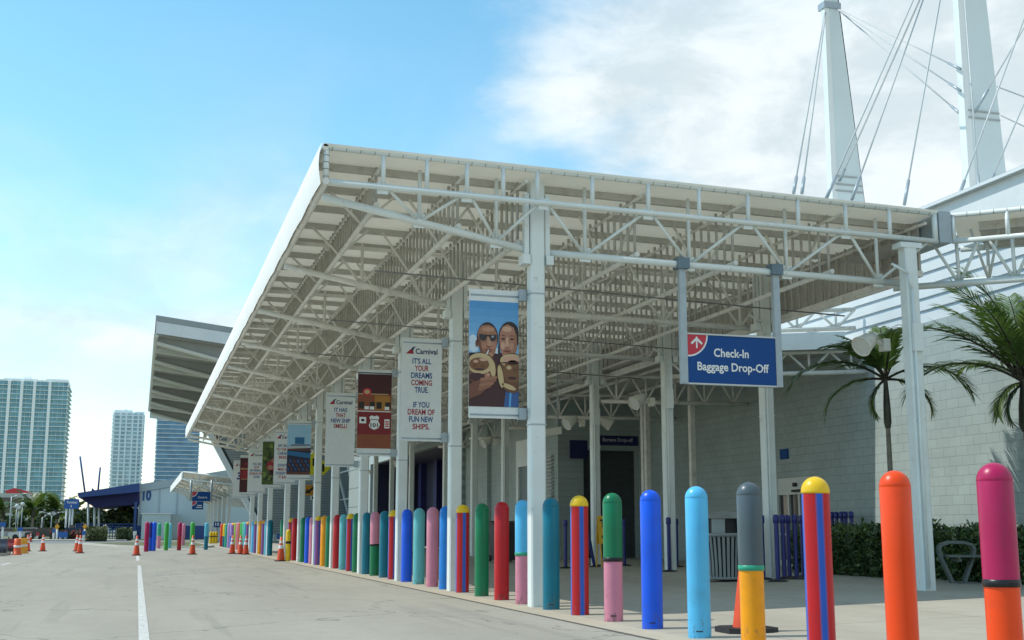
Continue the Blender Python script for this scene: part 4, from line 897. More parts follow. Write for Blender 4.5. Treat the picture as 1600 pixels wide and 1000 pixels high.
# curved bench
q = pg(1497, 911, .165)
t = thing('park_bench', 'grey backless bench with looped metal ends before the hedge', 'bench', (q.x, q.y, .165)); BEN = mat('bench_grey', (.13, .155, .145), .5, .1, 5, metal=.2)
by0 = q.y
dirb = Vector((.62, -.78, 0)); nb_ = Vector((.78, .62, 0))
def bp(u, n_, z): p = Vector((q.x, q.y, .165))+dirb*u+nb_*n_; return (p.x, p.y, .165+z)
dirb = Vector((.94, -.34, 0)); nb_ = Vector((.34, .94, 0))
for u in (0, 1.75):
    lp = [(-.10, .0), (-.16, .16), (-.27, .42), (-.31, .58), (-.28, .66), (-.12, .71), (.12, .71), (.28, .66), (.31, .58), (.27, .42), (.16, .16), (.10, 0), (-.10, 0)]
    b = MB()
    for n_ in (-.05, .05):
        P = [bp(u+w_, n_, z) for w_, z in lp]
        for p0, p1 in zip(P[:-1], P[1:]): b.bar(p0, p1, .05, .06, 0, tuple(nb_))
    b.bar(bp(u, -.22, .40), bp(u, .22, .40), .05, .05); b.bar(bp(u, -.22, .02), bp(u, .22, .02), .05, .03); b.build('end_frame', BEN, t)
b = MB()
for k in range(5): n_ = -.24+k*.12; b.bar(bp(-.22, n_, .47), bp(1.97, n_, .47), .095, .035)
b.build('seat', BEN, t)

# wall signs
def wallsign(name, label, y0, y1, z0, z1, m, txts, d=.04, ms=PWHITE):
    t = thing(name, label, 'sign', (XW-.01, (y0+y1)/2, z0)); a = Art((XW-d-.003, y1, z0), (0,-1,0), (0,0,1)); a.board(XW-d-.003, XW-.003, y0, y1, z0, z1, m); W = y1-y0; H = z1-z0
    if txts:
        for tx, u, v, wd, ht in txts: a.text(tx, W*u, H*v, W*wd, H*ht, ms, 1, .015)
    a.build('panel', t)
y0, y1 = px(1237, 829, XW).y, px(1225, 829, XW).y
zc = px(1231, 709, XW).z; wallsign('door_sign', 'small blue sign on the wall above the sliding entrance', y0, y1, zc-.13, zc+.13, SIGNB, [])
t = thing('header_sign', 'dark navy sign reading Baggage Drop-off above the roller shutter', 'sign', (15.4, YF, 3.9))
a = Art((14.62, YF-.08, 3.92), (1,0,0), (0,0,1)); a.board(14.62, 16.15, YF-.08, YF-.003, 3.92, 4.24, NAVY); a.text('Baggage Drop-off', .80, .08, 1.1, .17, flat('dim_white', (.45, .47, .5)), 1, .02); a.build('panel', t)
t = thing('square_sign', 'plain square navy sign left of the roller shutter', 'sign', (13.95, YF-.5, 3.5))
MB().box(13.55, 14.16, YF-.52, YF-.46, 3.42, 4.03).build('panel', NAVY, t); MB().tube((13.85, YF-.46, 3.7), (13.85, YF, 3.7), .03, 6).build('arm', GALV, t)
q = py(865, 674, 30.); t = thing('hanging_box_light', 'pale blank box light hung from rods beside the nearest column', 'light fixture', tuple(q)); MB().prism([(q.x-.22, q.y, q.z-.13), (q.x+.22, q.y, q.z-.06), (q.x+.22, q.y, q.z+.13), (q.x-.22, q.y, q.z+.06)], (0,.25,0)).build('housing', LAMPM, t)
b = MB(); b.tube((q.x-.15, q.y+.12, q.z+.06), (q.x-.15, q.y+.12, 5.4), .015, 5); b.tube((q.x+.15, q.y+.12, q.z+.1), (q.x+.15, q.y+.12, 5.4), .015, 5); b.build('rods', GALV, t)

# warning signs seen between the columns
q = py(490, 775, 58); t = thing('warning_sign', 'yellow diamond warning signs above an orange arrow board on one post', 'road sign', (q.x, q.y, .16))
MB().tube((q.x, q.y+.06, .16), (q.x, q.y+.06, 6.2), .04, 8).build('post', GALV, t)
YEL = flat('sign_yellow_green', (.62, .62, .02)); ORG = flat('sign_orange', (.50, .22, .01))
def at(x, y): p = py(x, y, 58); return p.x-q.x, p.z-q.z
a = Art((q.x, q.y, q.z), (1,0,0), (0,0,1))
for cx_, cy_, h_ in ((490, 722, 16), (505, 731, 12), (482, 738, 14)): a.poly([at(cx_-h_, cy_), at(cx_, cy_+h_), at(cx_+h_, cy_), at(cx_, cy_-h_)], YEL, 1+cx_*.01); a.rect(*at(cx_-2, cy_+6), *at(cx_+2, cy_-6), bm_('black'), 1.5+cx_*.01)
a.rect(*at(473, 774), *at(496, 758), ORG, 8); a.poly([at(476, 771), at(480, 764), at(482, 766), at(489, 760), at(491, 763), at(484, 769), at(486, 771)], bm_('black'), 9); a.rect(*at(485, 781), *at(492, 775), PWHITE, 8); a.text('1', at(488.5, 780)[0], at(488, 780)[1], .08, .13, bm_('black'), 9)
a.build('sign_faces', t)

# ------------------------------------------------------------------ raked glass lobby beyond the wall
lb = thing('glass_lobby', 'outward leaning glass lobby with white mullions past the navy portal', 'building', (XW, 90, 0))
LG = mat('lobby_glass', (.10, .15, .17), .12, .3, .6, spec=.6)
RK = .27
def lp_(y, z, o=0): return (XW+.6-RK*z-o, y, z)
b = MB(); b.add([lp_(YE+2, 0), lp_(118, 0), lp_(118, 7), lp_(YE+2, 7)], [(0,1,2,3)]); b.build('glazing', LG, lb)
b = MB()
for k in range(9): y = YE+2+k*5.2; b.bar(lp_(y, 0, .03), lp_(y, 7, .03), .12, .14, 0, (0,1,0))
for z in (.6, 3.55, 5.6): b.bar(lp_(YE+2, z, .04), lp_(118, z, .04), .1, .10)
b.build('mullions', WHITE, lb)
b = MB()
for k in range(5): b.box(XB+.1, XB+.15, YE+.2, YE+6, .2+k*1.2, .2+k*1.2+1.17)
b.build('panelled_end', mat('panel_grey_green', (.27, .31, .295), .6, .06, 1), lb)

# ------------------------------------------------------------------ masts and cables
MASTF = mat('mast_white', (.66, .72, .71), .45, .04, .8, dirt=(.55, .58, .54), dscale=.7, dlo=.6, dhi=.9)
def mast(label, pts, Y, dl):
    # outline given left edge/ right edge at bottom and top
    (xb0, xb1, yb), (xt0, xt1, yt) = pts
    p = [py(xb0, yb, Y), py(xb1, yb, Y), py(xt1, yt, Y), py(xt0, yt, Y)]
    # extend down to the roof and up past the frame
    def ext(a, c, z): return a+(c-a)*((z-a.z)/(c.z-a.z))
    zl, zh = 7.0, p[2].z+6
    q = [ext(p[0], p[3], zl), ext(p[1], p[2], zl), ext(p[1], p[2], zh), ext(p[0], p[3], zh)]
    t = thing('cable_mast', label, 'mast', (q[0].x, Y, zl), 'cable masts above the roof')
    b = MB(); b.add([tuple(v) for v in q]+[(v.x-dl*.1, v.y+dl*(1 if i < 2 else .5), v.z) for i, v in enumerate(q)], [(0,1,2,3),(4,7,6,5),(0,4,5,1),(1,5,6,2),(2,6,7,3),(3,7,4,0)]); b.build('shaft', MASTF, t)
    return t, q
m1, q1 = mast('left tapering white cable mast above the canopy roof', ((1301, 1350, 310), (1288, 1309, 0)), 34., .30)
m2, q2 = mast('right tapering white cable mast above the canopy roof', ((1516, 1576, 305), (1497, 1541, 0)), 27., .28)
def edge(q, t, z): a, c = (q[0], q[3]) if t == 0 else (q[1], q[2]); return a+(c-a)*((z-a.z)/(c.z-a.z))
SEAMM = mat('mast_seam', (.38, .40, .38), .5)
zz = py(1320, 12, 34).z; zlo = py(1330, 278, 34).z
b = MB(); a0, a1 = edge(q1, 0, zz), edge(q1, 1, zz); b.box(a0.x-.05, a1.x+.05, 33.93, 34.35, zz-.10, zz+.12); b.build('collar', GALV, m1)
b = MB()
for dz in (0, -.28, -.5): a0, a1 = edge(q1, 0, zlo+dz), edge(q1, 1, zlo+dz); b.box(a0.x+.12, a1.x-.02, 33.97, 33.995, zlo+dz, zlo+dz+.05)
b.build('panel_seam', SEAMM, m1)
zlo = py(1535, 176, 27).z; b = MB()
for dz in (0, -.20): a0, a1 = edge(q2, 0, zlo+dz), edge(q2, 1, zlo+dz); b.box(a0.x+.1, a1.x-.02, 26.96, 26.995, zlo+dz, zlo+dz+.04)
b.build('panel_seam', SEAMM, m2)
for q_, Yq, m_ in ((q1, 34., m1), (q2, 27., m2)):
    b = MB(); a0, a1 = q_[0], q_[3]; b.add([(a0.x, Yq-.006, a0.z), (a0.x+.22, Yq-.006, a0.z), (a1.x+.12, Yq-.006, a1.z), (a1.x, Yq-.006, a1.z)], [(0,1,2,3)]); b.box(0,0,0,0,0,0); b.f = b.f[:1]; b.m = b.m[:1]; b.sm = b.sm[:1]; b.v = b.v[:4]
    b.add([], []); b.build('edge_strip', FASC, m_)  # flat paler strip along the left edge of each mast
CAB = mat('steel_cable', (.50, .53, .53), .45, .05)
def cable(label, p, q, r=.03, fit=True):
    t = thing('stay_cable', label, 'cable', tuple(q), 'stay cables of the masts')
    MB().tube(p, q, r, 6).build('strand', CAB, t)
    d = (p-q).normalized(); MB().tube(q, q+d*.7, r*1.9, 6).build('turnbuckle', GALV, t)
cs = [((1289, 18, 33.9), (1240, 302, 31), 'left of two steep stays falling left from the left mast'), ((1290, 20, 33.9), (1253, 302, 30), 'right of two steep stays falling left from the left mast'),
      ((1310, 14, 33.9), (1501, 108, 26.9), 'upper stay running from left mast top to right mast'), ((1308, 14, 33.9), (1501, 142, 26.9), 'middle stay running from left mast top to right mast'), ((1313, 18, 34.2), (1503, 180, 27.4), 'faint lower stay behind the two masts'),
      ((1440, -30, 25), (1291, 310, 24), 'first of three slanting stays between the masts'), ((1450, -30, 25), (1312, 282, 33.9), 'second of three slanting stays, ending on the left mast foot'), ((1453, -30, 25), (1331, 312, 24), 'third of three slanting stays between the masts'), ((1474, -30, 25), (1413, 320, 24), 'steep lone stay midway between the masts'),
      ((1505, -30, 26.7), (1531, 310, 25), 'stay running down the face of the right mast'), ((1620, -25, 24), (1494, 318, 23), 'stay slanting left across the right mast'), ((1660, -60, 24), (1523, 176, 26.9), 'short stay meeting the right mast at its seam'), ((1660, 20, 24), (1537, 310, 25), 'stay ending at the foot of the right mast'),
      ((1557, 135, 27.2), (1680, 182, 27), 'upper stay leaving the right mast to the right'), ((1563, 180, 27.4), (1680, 235, 27), 'lower stay leaving the right mast to the right')]
for p, q, l in cs: cable(l, py(*p), py(*q), .022 if q[2] < 30 else .028)

# ------------------------------------------------------------------ far terminal: roof wing, raked wall, second canopy
ft = thing('far_terminal', 'far terminal with ribbed overhanging roof wing and raked siding wall', 'building', (12, 95, 0))
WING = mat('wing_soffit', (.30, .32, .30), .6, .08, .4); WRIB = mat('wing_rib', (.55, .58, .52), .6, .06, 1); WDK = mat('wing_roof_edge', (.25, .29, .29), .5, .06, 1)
YA, YB = 86., 128.; pl = py(246, 494, YA); pr = py(364, 513, YA); pl2 = py(237, 621, YB); XR = 20.
sl_ = (pr.z-pl.z)/(pr.x-pl.x)
def wp(x, y, dz=0): t_ = (y-YA)/(YB-YA); return (x, y, pl.z+(pl2.z-pl.z)*t_+sl_*(x-pl.x)+dz)
xl = pl.x
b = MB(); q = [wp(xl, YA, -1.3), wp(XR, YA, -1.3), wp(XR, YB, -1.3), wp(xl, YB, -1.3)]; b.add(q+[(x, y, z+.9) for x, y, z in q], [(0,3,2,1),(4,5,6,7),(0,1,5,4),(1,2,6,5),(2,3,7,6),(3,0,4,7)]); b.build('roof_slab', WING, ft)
b = MB(); q = [wp(xl-.1, YA-.3, -.4), wp(XR, YA-.3, -.4), wp(XR, YB, -.4), wp(xl-.1, YB, -.4)]; b.add(q+[(x, y, z+.4) for x, y, z in q], [(0,3,2,1),(4,5,6,7),(0,1,5,4),(1,2,6,5),(2,3,7,6),(3,0,4,7)]); b.build('roof_edge', WDK, ft)
b = MB()
b.add([wp(xl-.05, YA-.31, -.42), wp(XR, YA-.31, -.42), wp(XR, YA-.31, -1.25), wp(xl-.05, YA-.31, -1.25)], [(0,3,2,1)])
b.build('fascia', CLAD, ft)
b = MB()
for k in range(6):
    y = YA+1.0+k*(YB-YA-2)/5
    b.prism([wp(xl+.05, y, -1.3), wp(XR, y, -1.3), wp(XR, y, -4.0), wp(xl+.05, y, -1.6)], (0, .3, 0), 1)
    b.prism([wp(xl+.05, y-.2, -1.6), wp(XR, y-.2, -4.0), wp(XR, y-.2, -4.2), wp(xl+.05, y-.2, -1.8)], (0, .6, 0), 0)
    b.prism([wp(xl+.05, y+3.4, -1.3), wp(XR, y+3.4, -1.3), wp(XR, y+3.4, -1.75), wp(xl+.05, y+3.4, -1.75)], (0, .5, 0), 0)
b.tube(wp(xl, YA, -1.3), wp(xl, YB, -1.3), .18, 6)
b.build('rib', [WRIB, WING], ft)
pa = py(329, 686, 100.); pb = py(392, 805, 100.); 
b = MB(); sd_ = (pb-pa); pc = pa-sd_*.10; pd = pb+sd_*.25
def sidew(Pt, Pb, w_, y0, y1, mi, bb):
    for k in range(40):
        a0 = Pt.lerp(Pb, k/40.); a1 = Pt.lerp(Pb, (k+.8)/40.); bb.add([(a0.x+w_, y0, a0.z), (a0.x+14, y0, a0.z), (a1.x+14, y0, a1.z), (a1.x+w_, y0, a1.z), (a0.x+w_, y0+.3, a0.z), (a0.x+14, y0+.3, a0.z), (a1.x+14, y0+.3, a1.z), (a1.x+w_, y0+.3, a1.z)], [(0,3,2,1),(4,5,6,7),(0,1,5,4),(2,3,7,6)], mi)
sidew(pc, pd, .7, 100.2, 120, 0, b); b.box(pc.x+2, pc.x+22, 100.6, 101, 0, pc.z, 1) if False else None
b.prism([(pc.x+.45, 100.55, pc.z), (pc.x+14, 100.55, pc.z), (pd.x+14, 100.55, pd.z), (pd.x+.45, 100.55, pd.z)], (0, .3, 0), 1)
b.build('raked_wall', [mat('siding_grey', (.25, .29, .29), .5, .08, 1), mat('siding_shadow_gap', (.10, .12, .13), .6)], ft)
b = MB(); b.prism([(pc.x, 100, pc.z), (pc.x+.45, 100, pc.z), (pd.x+.45, 100, pd.z), (pd.x, 100, pd.z)], (0, .9, 0)); b.build('wall_fin', CLAD, ft)

fc = thing('short_canopy', 'small distant white truss canopy beyond the long one', 'canopy', (6, 110, 0))
YN, YF = 109., 147.; tl = py(286, 737, YN); tr = py(372, 747, YN); XL = tl.x
sz = (tr.z-tl.z)/(tr.x-tl.x)
def cp(x, y, dz): return (x, y, tl.z+sz*(x-XL)+dz)
XRR = 16.
b = MB(); q = [cp(XL, YN, -.08), cp(XRR, YN, -.08), cp(XRR, YF, -.08), cp(XL, YF, -.08)]; b.add(q+[(x,y,z+.08) for x,y,z in q], [(0,3,2,1),(4,5,6,7),(0,1,5,4)]); b.build('roof_membrane', SOFF, fc)
b = MB(); b.box(XL-.1, XL, YN, YF, tl.z-.65, tl.z+.02); b.build('fascia', FASC, fc)
b = MB(); b.tube(cp(XL,YN,-.6), cp(XRR,YN,-.6), .07, 6); b.tube(cp(XL,YN,-.6), cp(XL+4,YN,-1.6), .08, 6); b.tube(cp(XL+4,YN,-1.5), cp(XRR,YN,-1.5), .08, 6); b.tube(cp(XL,YN,-.03), cp(XRR,YN,-.03), .08, 6)
for k in range(9):
    x = XL+1.4*k; b.tube(cp(x,YN,-.6), cp(x,YN,0), .06, 5)
    if x > XL+3: b.tube(cp(x,YN,-.6), cp(x+.7,YN,-1.5), .05, 5); b.tube(cp(x+1.4,YN,-.6), cp(x+.7,YN,-1.5), .05, 5)
b.build('edge_frame', WHITE, fc)
for k in range(5):
    y = YN+4+k*7; b = MB(); b.tube(cp(XL,y,-.6), cp(XL+4,y,-1.6), .08, 6); b.tube(cp(XL+4,y,-1.55), cp(XRR,y,-1.5), .08, 6)
    for j in range(7): x = XL+1.0+1.4*j; b.tube(cp(x,y,-.2), cp(x+.7,y,-1.4), .05, 5); b.tube(cp(x+1.4,y,-.2), cp(x+.7,y,-1.4), .05, 5)
    b.build('cross_frame', TRUSS, fc)
for k in range(6): MB().box(XL+3.9, XL+4.2, YN+1+k*6.5, YN+1.3+k*6.5, 0, tl.z-1.2).build('column', WHITE, fc)
for x in (11.5, 13.5): MB().box(x, x+.3, YN+1, YN+1.3, 0, tl.z-1.2).build('column', WHITE, fc)
# its hanging signs
def at2(x, y, Y=108.): return py(x, y, Y)
for nm, l, x0, y0, x1, y1, tx in (('hanging_sign', 'distant blue hanging sign with red corner below the short canopy', 300, 768.5, 330, 783, 'Check-In'), ('hanging_sign', 'smaller distant blue sign hung below the check-in one', 300, 783.5, 318, 796, '')):
    a0 = at2(x0, y1); a1 = at2(x1, y0); t = thing(nm, l, 'sign', tuple(a0)); a = Art((a0.x, 108, a0.z), (1,0,0), (0,0,1)); a.board(a0.x, a1.x, 108, 108.12, a0.z, a1.z, SIGNB); W = a1.x-a0.x; H = a1.z-a0.z; a.ell(0, H, H*.55, H*.55, PWHITE, 3, 0, 10, 270, 360); a.ell(0, H, H*.48, H*.48, SIGNR, 6, 0, 10, 270, 360); (a.text(tx, W*.55, H*.3, W*.5, H*.22, PWHITE, 6) if tx else (a.rect(W*.45, H*.45, W*.85, H*.55, PWHITE, 6), a.rect(W*.35, H*.22, W*.9, H*.32, PWHITE, 6))); a.build('panel', t)
    if y0 < 770:
        for x in (299, 331): c_ = at2(x, 750); c2 = at2(x, 783); MB().tube((c_.x, 108.05, c2.z), (c_.x, 108.05, c_.z), .09, 6).build('hanger_post', GALV, t)

# ------------------------------------------------------------------ terminal ten
Y10 = 165.
def a10(x, y, Y=Y10): return py(x, y, Y)
T10 = mat('pale_blue_wall', (.40, .50, .54), .6, .04, .3); T10R = mat('blue_grey_roof', (.30, .37, .40), .5, .05, .5); BAND10 = mat('blue_base_band', (.02, .07, .24), .5, .05); CNB = mat('canopy_blue', (.012, .05, .20), .4, .08, .5)
t10 = thing('terminal_shed', 'pale blue terminal shed numbered 10 with blue base band', 'building', tuple(a10(280, 842)))
l = a10(218, 757); r_ = a10(365, 733); bl_ = a10(218, 843); XR10 = 36
s10 = (r_.z-l.z)/(r_.x-l.x)
ztr = lambda x: l.z+s10*(x-l.x)
b = MB(); b.prism([(l.x, Y10, 1.7), (XR10, Y10, 1.7), (XR10, Y10, ztr(XR10)-1.0), (l.x, Y10, l.z-1.0)], (0, 60, 0)); b.build('wall', T10, t10)
b = MB(); b.prism([(l.x-.15, Y10-.2, l.z-1.0), (XR10, Y10-.2, ztr(XR10)-1.0), (XR10, Y10-.2, ztr(XR10)), (l.x-.15, Y10-.2, l.z)], (0, 60.4, 0)); b.build('roof', T10R, t10)
b = MB(); b.box(l.x-.05, XR10, Y10-.05, Y10+60, -.06, 1.697); b.build('base_band', BAND10, t10)
b = MB()
for x in (l.x+.15, a10(247, 800).x, a10(275, 800).x): b.box(x, x+.2, Y10-.06, Y10-.003, 1.75, ztr(x)-1.02)
b.build('pilaster', T10R, t10)
a = Art((l.x, Y10-.06, 0), (1,0,0), (0,0,1)); n0 = a10(222.5, 782.5); n1 = a10(237, 765.5); a.text('10', (n0.x+n1.x)/2-l.x, n0.z, n1.x-n0.x, n1.z-n0.z, TBLUE, 1, .05); a.build('number', t10)
# low plant box in front
p0 = a10(221, 828, 158); p1 = a10(267, 803.5, 158); t = thing('plant_enclosure', 'low grey plant enclosure against the terminal 10 wall', 'enclosure', (p0.x, 158, 0)); MB().box(p0.x, p1.x, 158, 164.9, 0, p1.z).build('walls', T10, t); MB().box(p0.x-.1, p1.x+.1, 157.9, 164.9, p1.z+.003, p1.z+.15).build('coping', CLAD, t)
p2 = a10(283, 803.5, 160); MB().box(p1.x+.02, p2.x, 160, 164.9, 0, p2.z-.02).build('side_bay', T10R, t)
# blue entrance canopy with thin masts
bcn = thing('blue_canopy', 'dark blue angular canopy on pale posts left of the terminal shed', 'canopy', tuple(a10(170, 843)))
b = MB(); P = [a10(122, 771), a10(218, 755.5), a10(218, 788)]; Q = [a10(122, 771), a10(218, 755.5), a10(218, 769), a10(124, 778)]; b.prism([(p.x, Y10-2, p.z) for p in Q], (0, 22, 0)); b.build('roof', CNB, bcn)
b = MB(); Q = [a10(125, 778), a10(218, 769), a10(218, 788), a10(148, 793)]; b.prism([(p.x, Y10-.4, p.z-.01) for p in Q], (0, 19, 0)); b.build('soffit', NAVY, bcn)  # dark navy puts the shade under the roof into the soffit colour
for x, x2, y in ((146, 147, 793), (153, 153.5, 793), (136, 137, 791)): c_ = a10(x, 843); d_ = a10(x, y); MB().tube((c_.x, Y10+3, -.05), (d_.x, Y10+3, d_.z+1), .14, 8).build('post', CLAD, bcn)
MB().box(l.x-.5, l.x-.16, Y10-1, Y10-.6, 0, P[2].z+.3).build('end_post', CNB, bcn)
for (xa, ya, xb, yb) in ((133, 772, 125, 713), (153, 769, 156.5, 730)): c_ = a10(xa, ya, Y10+6); d_ = a10(xb, yb, Y10+6); MB().tube(c_, d_, .12, 7).build('thin_mast', CNB, bcn)
c_ = a10(142, 768, Y10+4); MB().prism([(c_.x, Y10+4, c_.z-.6), (c_.x+.9, Y10+4, c_.z-.2), (c_.x+.1, Y10+4, c_.z+.5)], (0,.4,0)).build('mast_gusset', CNB, bcn)
p0 = a10(334, 824, 112.); p1 = a10(345, 815, 112.); t = thing('gate_sign', 'small blue sign with white 10 beside the last bollards', 'sign', (p0.x, 112, 0)); MB().tube(((p0.x+p1.x)/2, 112.06, 0), ((p0.x+p1.x)/2, 112.06, p0.z), .06, 6).build('post', GALV, t)
a = Art((p0.x, 112, p0.z), (1,0,0), (0,0,1)); a.board(p0.x, p1.x, 112, 112.1, p0.z, p1.z, SIGNB); a.text('10', (p1.x-p0.x)*.5, .12, (p1.x-p0.x)*.6, (p1.z-p0.z)*.6, PWHITE, 3, .03); a.build('panel', t)

# ------------------------------------------------------------------ skyline towers
TG = mat('tower_teal_glass', (.17, .38, .45), .35, .35, .12, spec=.5); TW = mat('tower_white_slab', (.86, .92, .92), .6, .04, .05); TB = mat('tower_blue_glass', (.14, .30, .45), .35, .30, .12); TGL = mat('tower_pale_glass', (.42, .58, .62), .3, .35, .15)  # glass tones lightened, distance haze is mixed into these colours
def tower(label, x0, x1, ytop, Y, glass, fl=3.3, fins=(), dep=34, slab=.55, over=1.2, steps=(), side=True, finw=1.0):
    p0 = py(x0, 700, Y); p1 = py(x1, 700, Y); p1.z = py((x0+x1)/2, ytop, Y).z; t = thing('tower_block', label, 'tower', ((p0.x+p1.x)/2, Y, 0)); Z = p1.z
    b = MB(); b.box(p0.x+over, p1.x-over, Y, Y+dep, -.05, Z); b.build('glass_core', glass, t)
    b = MB(); z = fl
    while z < Z: b.box(p0.x, p1.x, Y-over, Y+dep+over, z, z+slab); z += fl
    b.build('balcony_slabs', TW, t)
    for f in fins:
        c_ = py(f, 700, Y); MB().box(c_.x-finw, c_.x+finw, Y-over-.5, Y-.01, 0, Z).build('fin', TW, t)
    b = MB(); wd = p1.x-p0.x
    b.box(p0.x+wd*.35, p0.x+wd*.45, Y+8, Y+14, Z+.01, Z+4.5); b.tube((p0.x+wd*.6, Y+9, Z), (p0.x+wd*.6, Y+9, Z+7), .25, 5)
    for u0, u1, h in steps: b.box(p0.x+wd*u0, p0.x+wd*u1, Y+2, Y+dep-2, Z+.01, Z+h)
    b.box(p0.x+over*.5, p1.x-over*.5, Y-.3, Y+.3, Z+.01, Z+1.2); b.build('roof_crown', TW, t)
    # window piers between the slabs
    b = MB(); n = max(6, int(wd/3.2))
    for i in range(n+1): x = p0.x+over+(wd-2*over)*i/n; b.box(x-.16, x+.16, Y-.35, Y-.02, 0, Z)
    b.build('mullions', TGL if glass is not TB else TB, t)
    return t
tower('broad teal glass tower with white balcony lines at the left edge', -12, 103, 596, 950., TG, 3.3, (8, 28, 48, 72), 40, .32, 1.3, ((.08, .55, 2.2), (.66, .97, 2.6)))
tower('slim white gridded tower in the middle of the skyline', 173, 224, 646, 1100., TGL, 3.4, (176, 186, 195, 205, 214, 221), 28, 1.0, .9, ((.05, .6, 3), (.7, .98, 2)), finw=.7)
tower('blue glass tower partly hidden behind the roof wing', 243, 312, 560, 1050., TB, 3.5, (), 38, .4, .8, ())

# ------------------------------------------------------------------ port background on the left
q0 = py(-30, 815, 260); q1 = py(45, 771, 260); GB = mat('garage_grey', (.42, .45, .42), .7, .06, .2)
t = thing('office_building', 'grey block building with dark window bands at the far left', 'building', (q0.x, 260, 0)); MB().box(q0.x, q1.x, 260, 285, 0, q1.z).build('walls', GB, t)
for y0, y1 in ((785, 777), (801, 793), (812, 806)):
    z0, z1 = py(0, y0, 259).z, py(0, y1, 259).z; MB().box(q0.x, q1.x-1.2, 259.9, 259.99, z0, z1).build('window_band', DARKG, t)
sh = thing('cruise_ship', 'white cruise ship upper decks with a red winged funnel', 'ship', tuple(py(60, 829, 520)))
SHW = mat('ship_white', (.68, .70, .68), .5, .03, .1); SHR = mat('funnel_red', (.55, .03, .045), .45, .05, .1)
for x0, x1, y0, y1, dd in ((30, 150, 829, 803, 20), (36, 128, 803, 796, 18), (44, 112, 796, 788, 15), (72, 106, 788, 782.5, 12)):
    a0, a1 = py(x0, y0, 520), py(x1, y1, 520); MB().box(a0.x, a1.x, 520, 520+dd, max(a0.z, 0)+.02, a1.z).build('deck', SHW, sh)
b = MB()
for x0, x1, y0, y1 in ((50, 68, 794.5, 790), (74, 88, 793, 789), (92, 100, 794, 790)):
    n = 7
    for i in range(n): u = x0+(x1-x0)*i/n; a0, a1 = py(u, y0, 519.6), py(u+(x1-x0)/n*.7, y1, 519.6); b.box(a0.x, a1.x, 519.8, 519.99, a0.z, a1.z)
b.build('windows', DARKG, sh)
pts = [(7.5, 767), (22, 762.5), (32, 764.5), (45, 768), (53, 776), (59, 785.5), (45, 786), (45, 775), (12, 775)]
MB().prism([tuple(py(x, y, 516)) for x, y in pts], (0, 9, 0)).build('funnel', SHR, sh)
b = MB(); b.prism([tuple(py(x, y, 515.8)) for x, y in [(12, 775), (30, 773), (36, 771), (30, 775)]], (0, .15, 0)); b.build('funnel_stripe', SHW, sh)

LEAFT = mat('tree_leaf', (.028, .060, .018), .6, .35, .7); LEAFT2 = mat('tree_light_leaf', (.075, .11, .03), .6, .35, .9); LEAFT3 = mat('tree_olive_leaf', (.12, .13, .045), .6, .3, .9); TRUNK = mat('tree_trunk', (.09, .075, .06), .9, .2, 2)
def tree(label, base, h, rx, ry, n, seed, size=.35, group='trees beyond the far road', m=(LEAFT, LEAFT2), tr=.25):
    rn = random.Random(seed); B = Vector(base); t = thing('broadleaf_tree', label, 'tree', base, group)
    b = MB(); b.tube(B, B+Vector((0,0,h*.35)), h*.035, 8, r2=h*.024); top = B+Vector((0,0,h*.33)); cl_ = []
    for k in range(11):
        a = rn.random()*6.28; d = rn.random()**.6; c_ = Vector((B.x+rx*.72*d*math.cos(a), B.y+ry*.72*d*math.sin(a), B.z+h*(.42+.40*rn.random()*(1.15-d*.5)))); cl_.append((c_, (.20+.20*rn.random())*h))
        if k < 6: b.tube(top, c_, h*.014, 6, r2=h*.005)
    b.build('trunk', TRUNK, t)
    def fn(r):
        c_, rad = cl_[r.randrange(len(cl_))]; d = Vector((r.gauss(0,1), r.gauss(0,1), r.gauss(0,1))).normalized()*rad*(r.random()**.35); return c_+Vector((d.x*rx/h*1.5, d.y*ry/h*1.5, d.z*.75))
    b = MB(); leafcloud(b, n, fn, size, rn, 1); b.m = [1 if rn.random() < tr else 0 for f in b.f]; b.build('crown', list(m), t)
rt = random.Random(21)
def T(l, x, ybase, Y, ytop, wpx, n, seed, **k):
    p = py(x, 829, Y); h = py(x, ytop, Y).z; rx = wpx/2/1928*Y; tree(l, (p.x, Y, 0), h, rx, rx, n, seed, **k)
T('dense olive tree under the blue canopy, left of the shed', 190, 842, 172, 791, 56, 4200, 1, size=.30, m=(LEAFT, LEAFT3), tr=.35)
T('dense tree close against the terminal shed under the blue canopy', 208, 842, 176, 788, 40, 3000, 2, size=.30, m=(LEAFT, LEAFT3), tr=.3)
T('dark tree just left of the blue canopy post', 150, 842, 190, 790, 44, 2600, 3, size=.35)
T('dark rounded tree behind the yellow signs, right of the Terminal sign', 128, 842, 215, 792, 38, 2200, 4, size=.4)
T('dark tree behind the blue board', 104, 842, 215, 796, 44, 2600, 5, size=.4)
T('bushy tree right of the palms', 84, 842, 205, 803, 40, 2400, 6, size=.4)
T('wide dark tree below the grey block, left of the palms', 24, 842, 205, 806, 46, 2800, 7, size=.4)
T('dark tree left of the palm row', 44, 842, 220, 808, 34, 2000, 8, size=.4)
T('tree at the very left edge below the grey block', -2, 842, 205, 803, 40, 2000, 9, size=.4)
T('low round tree behind the lamp post with two globes', 66, 842, 225, 806, 36, 2200, 10, size=.4)
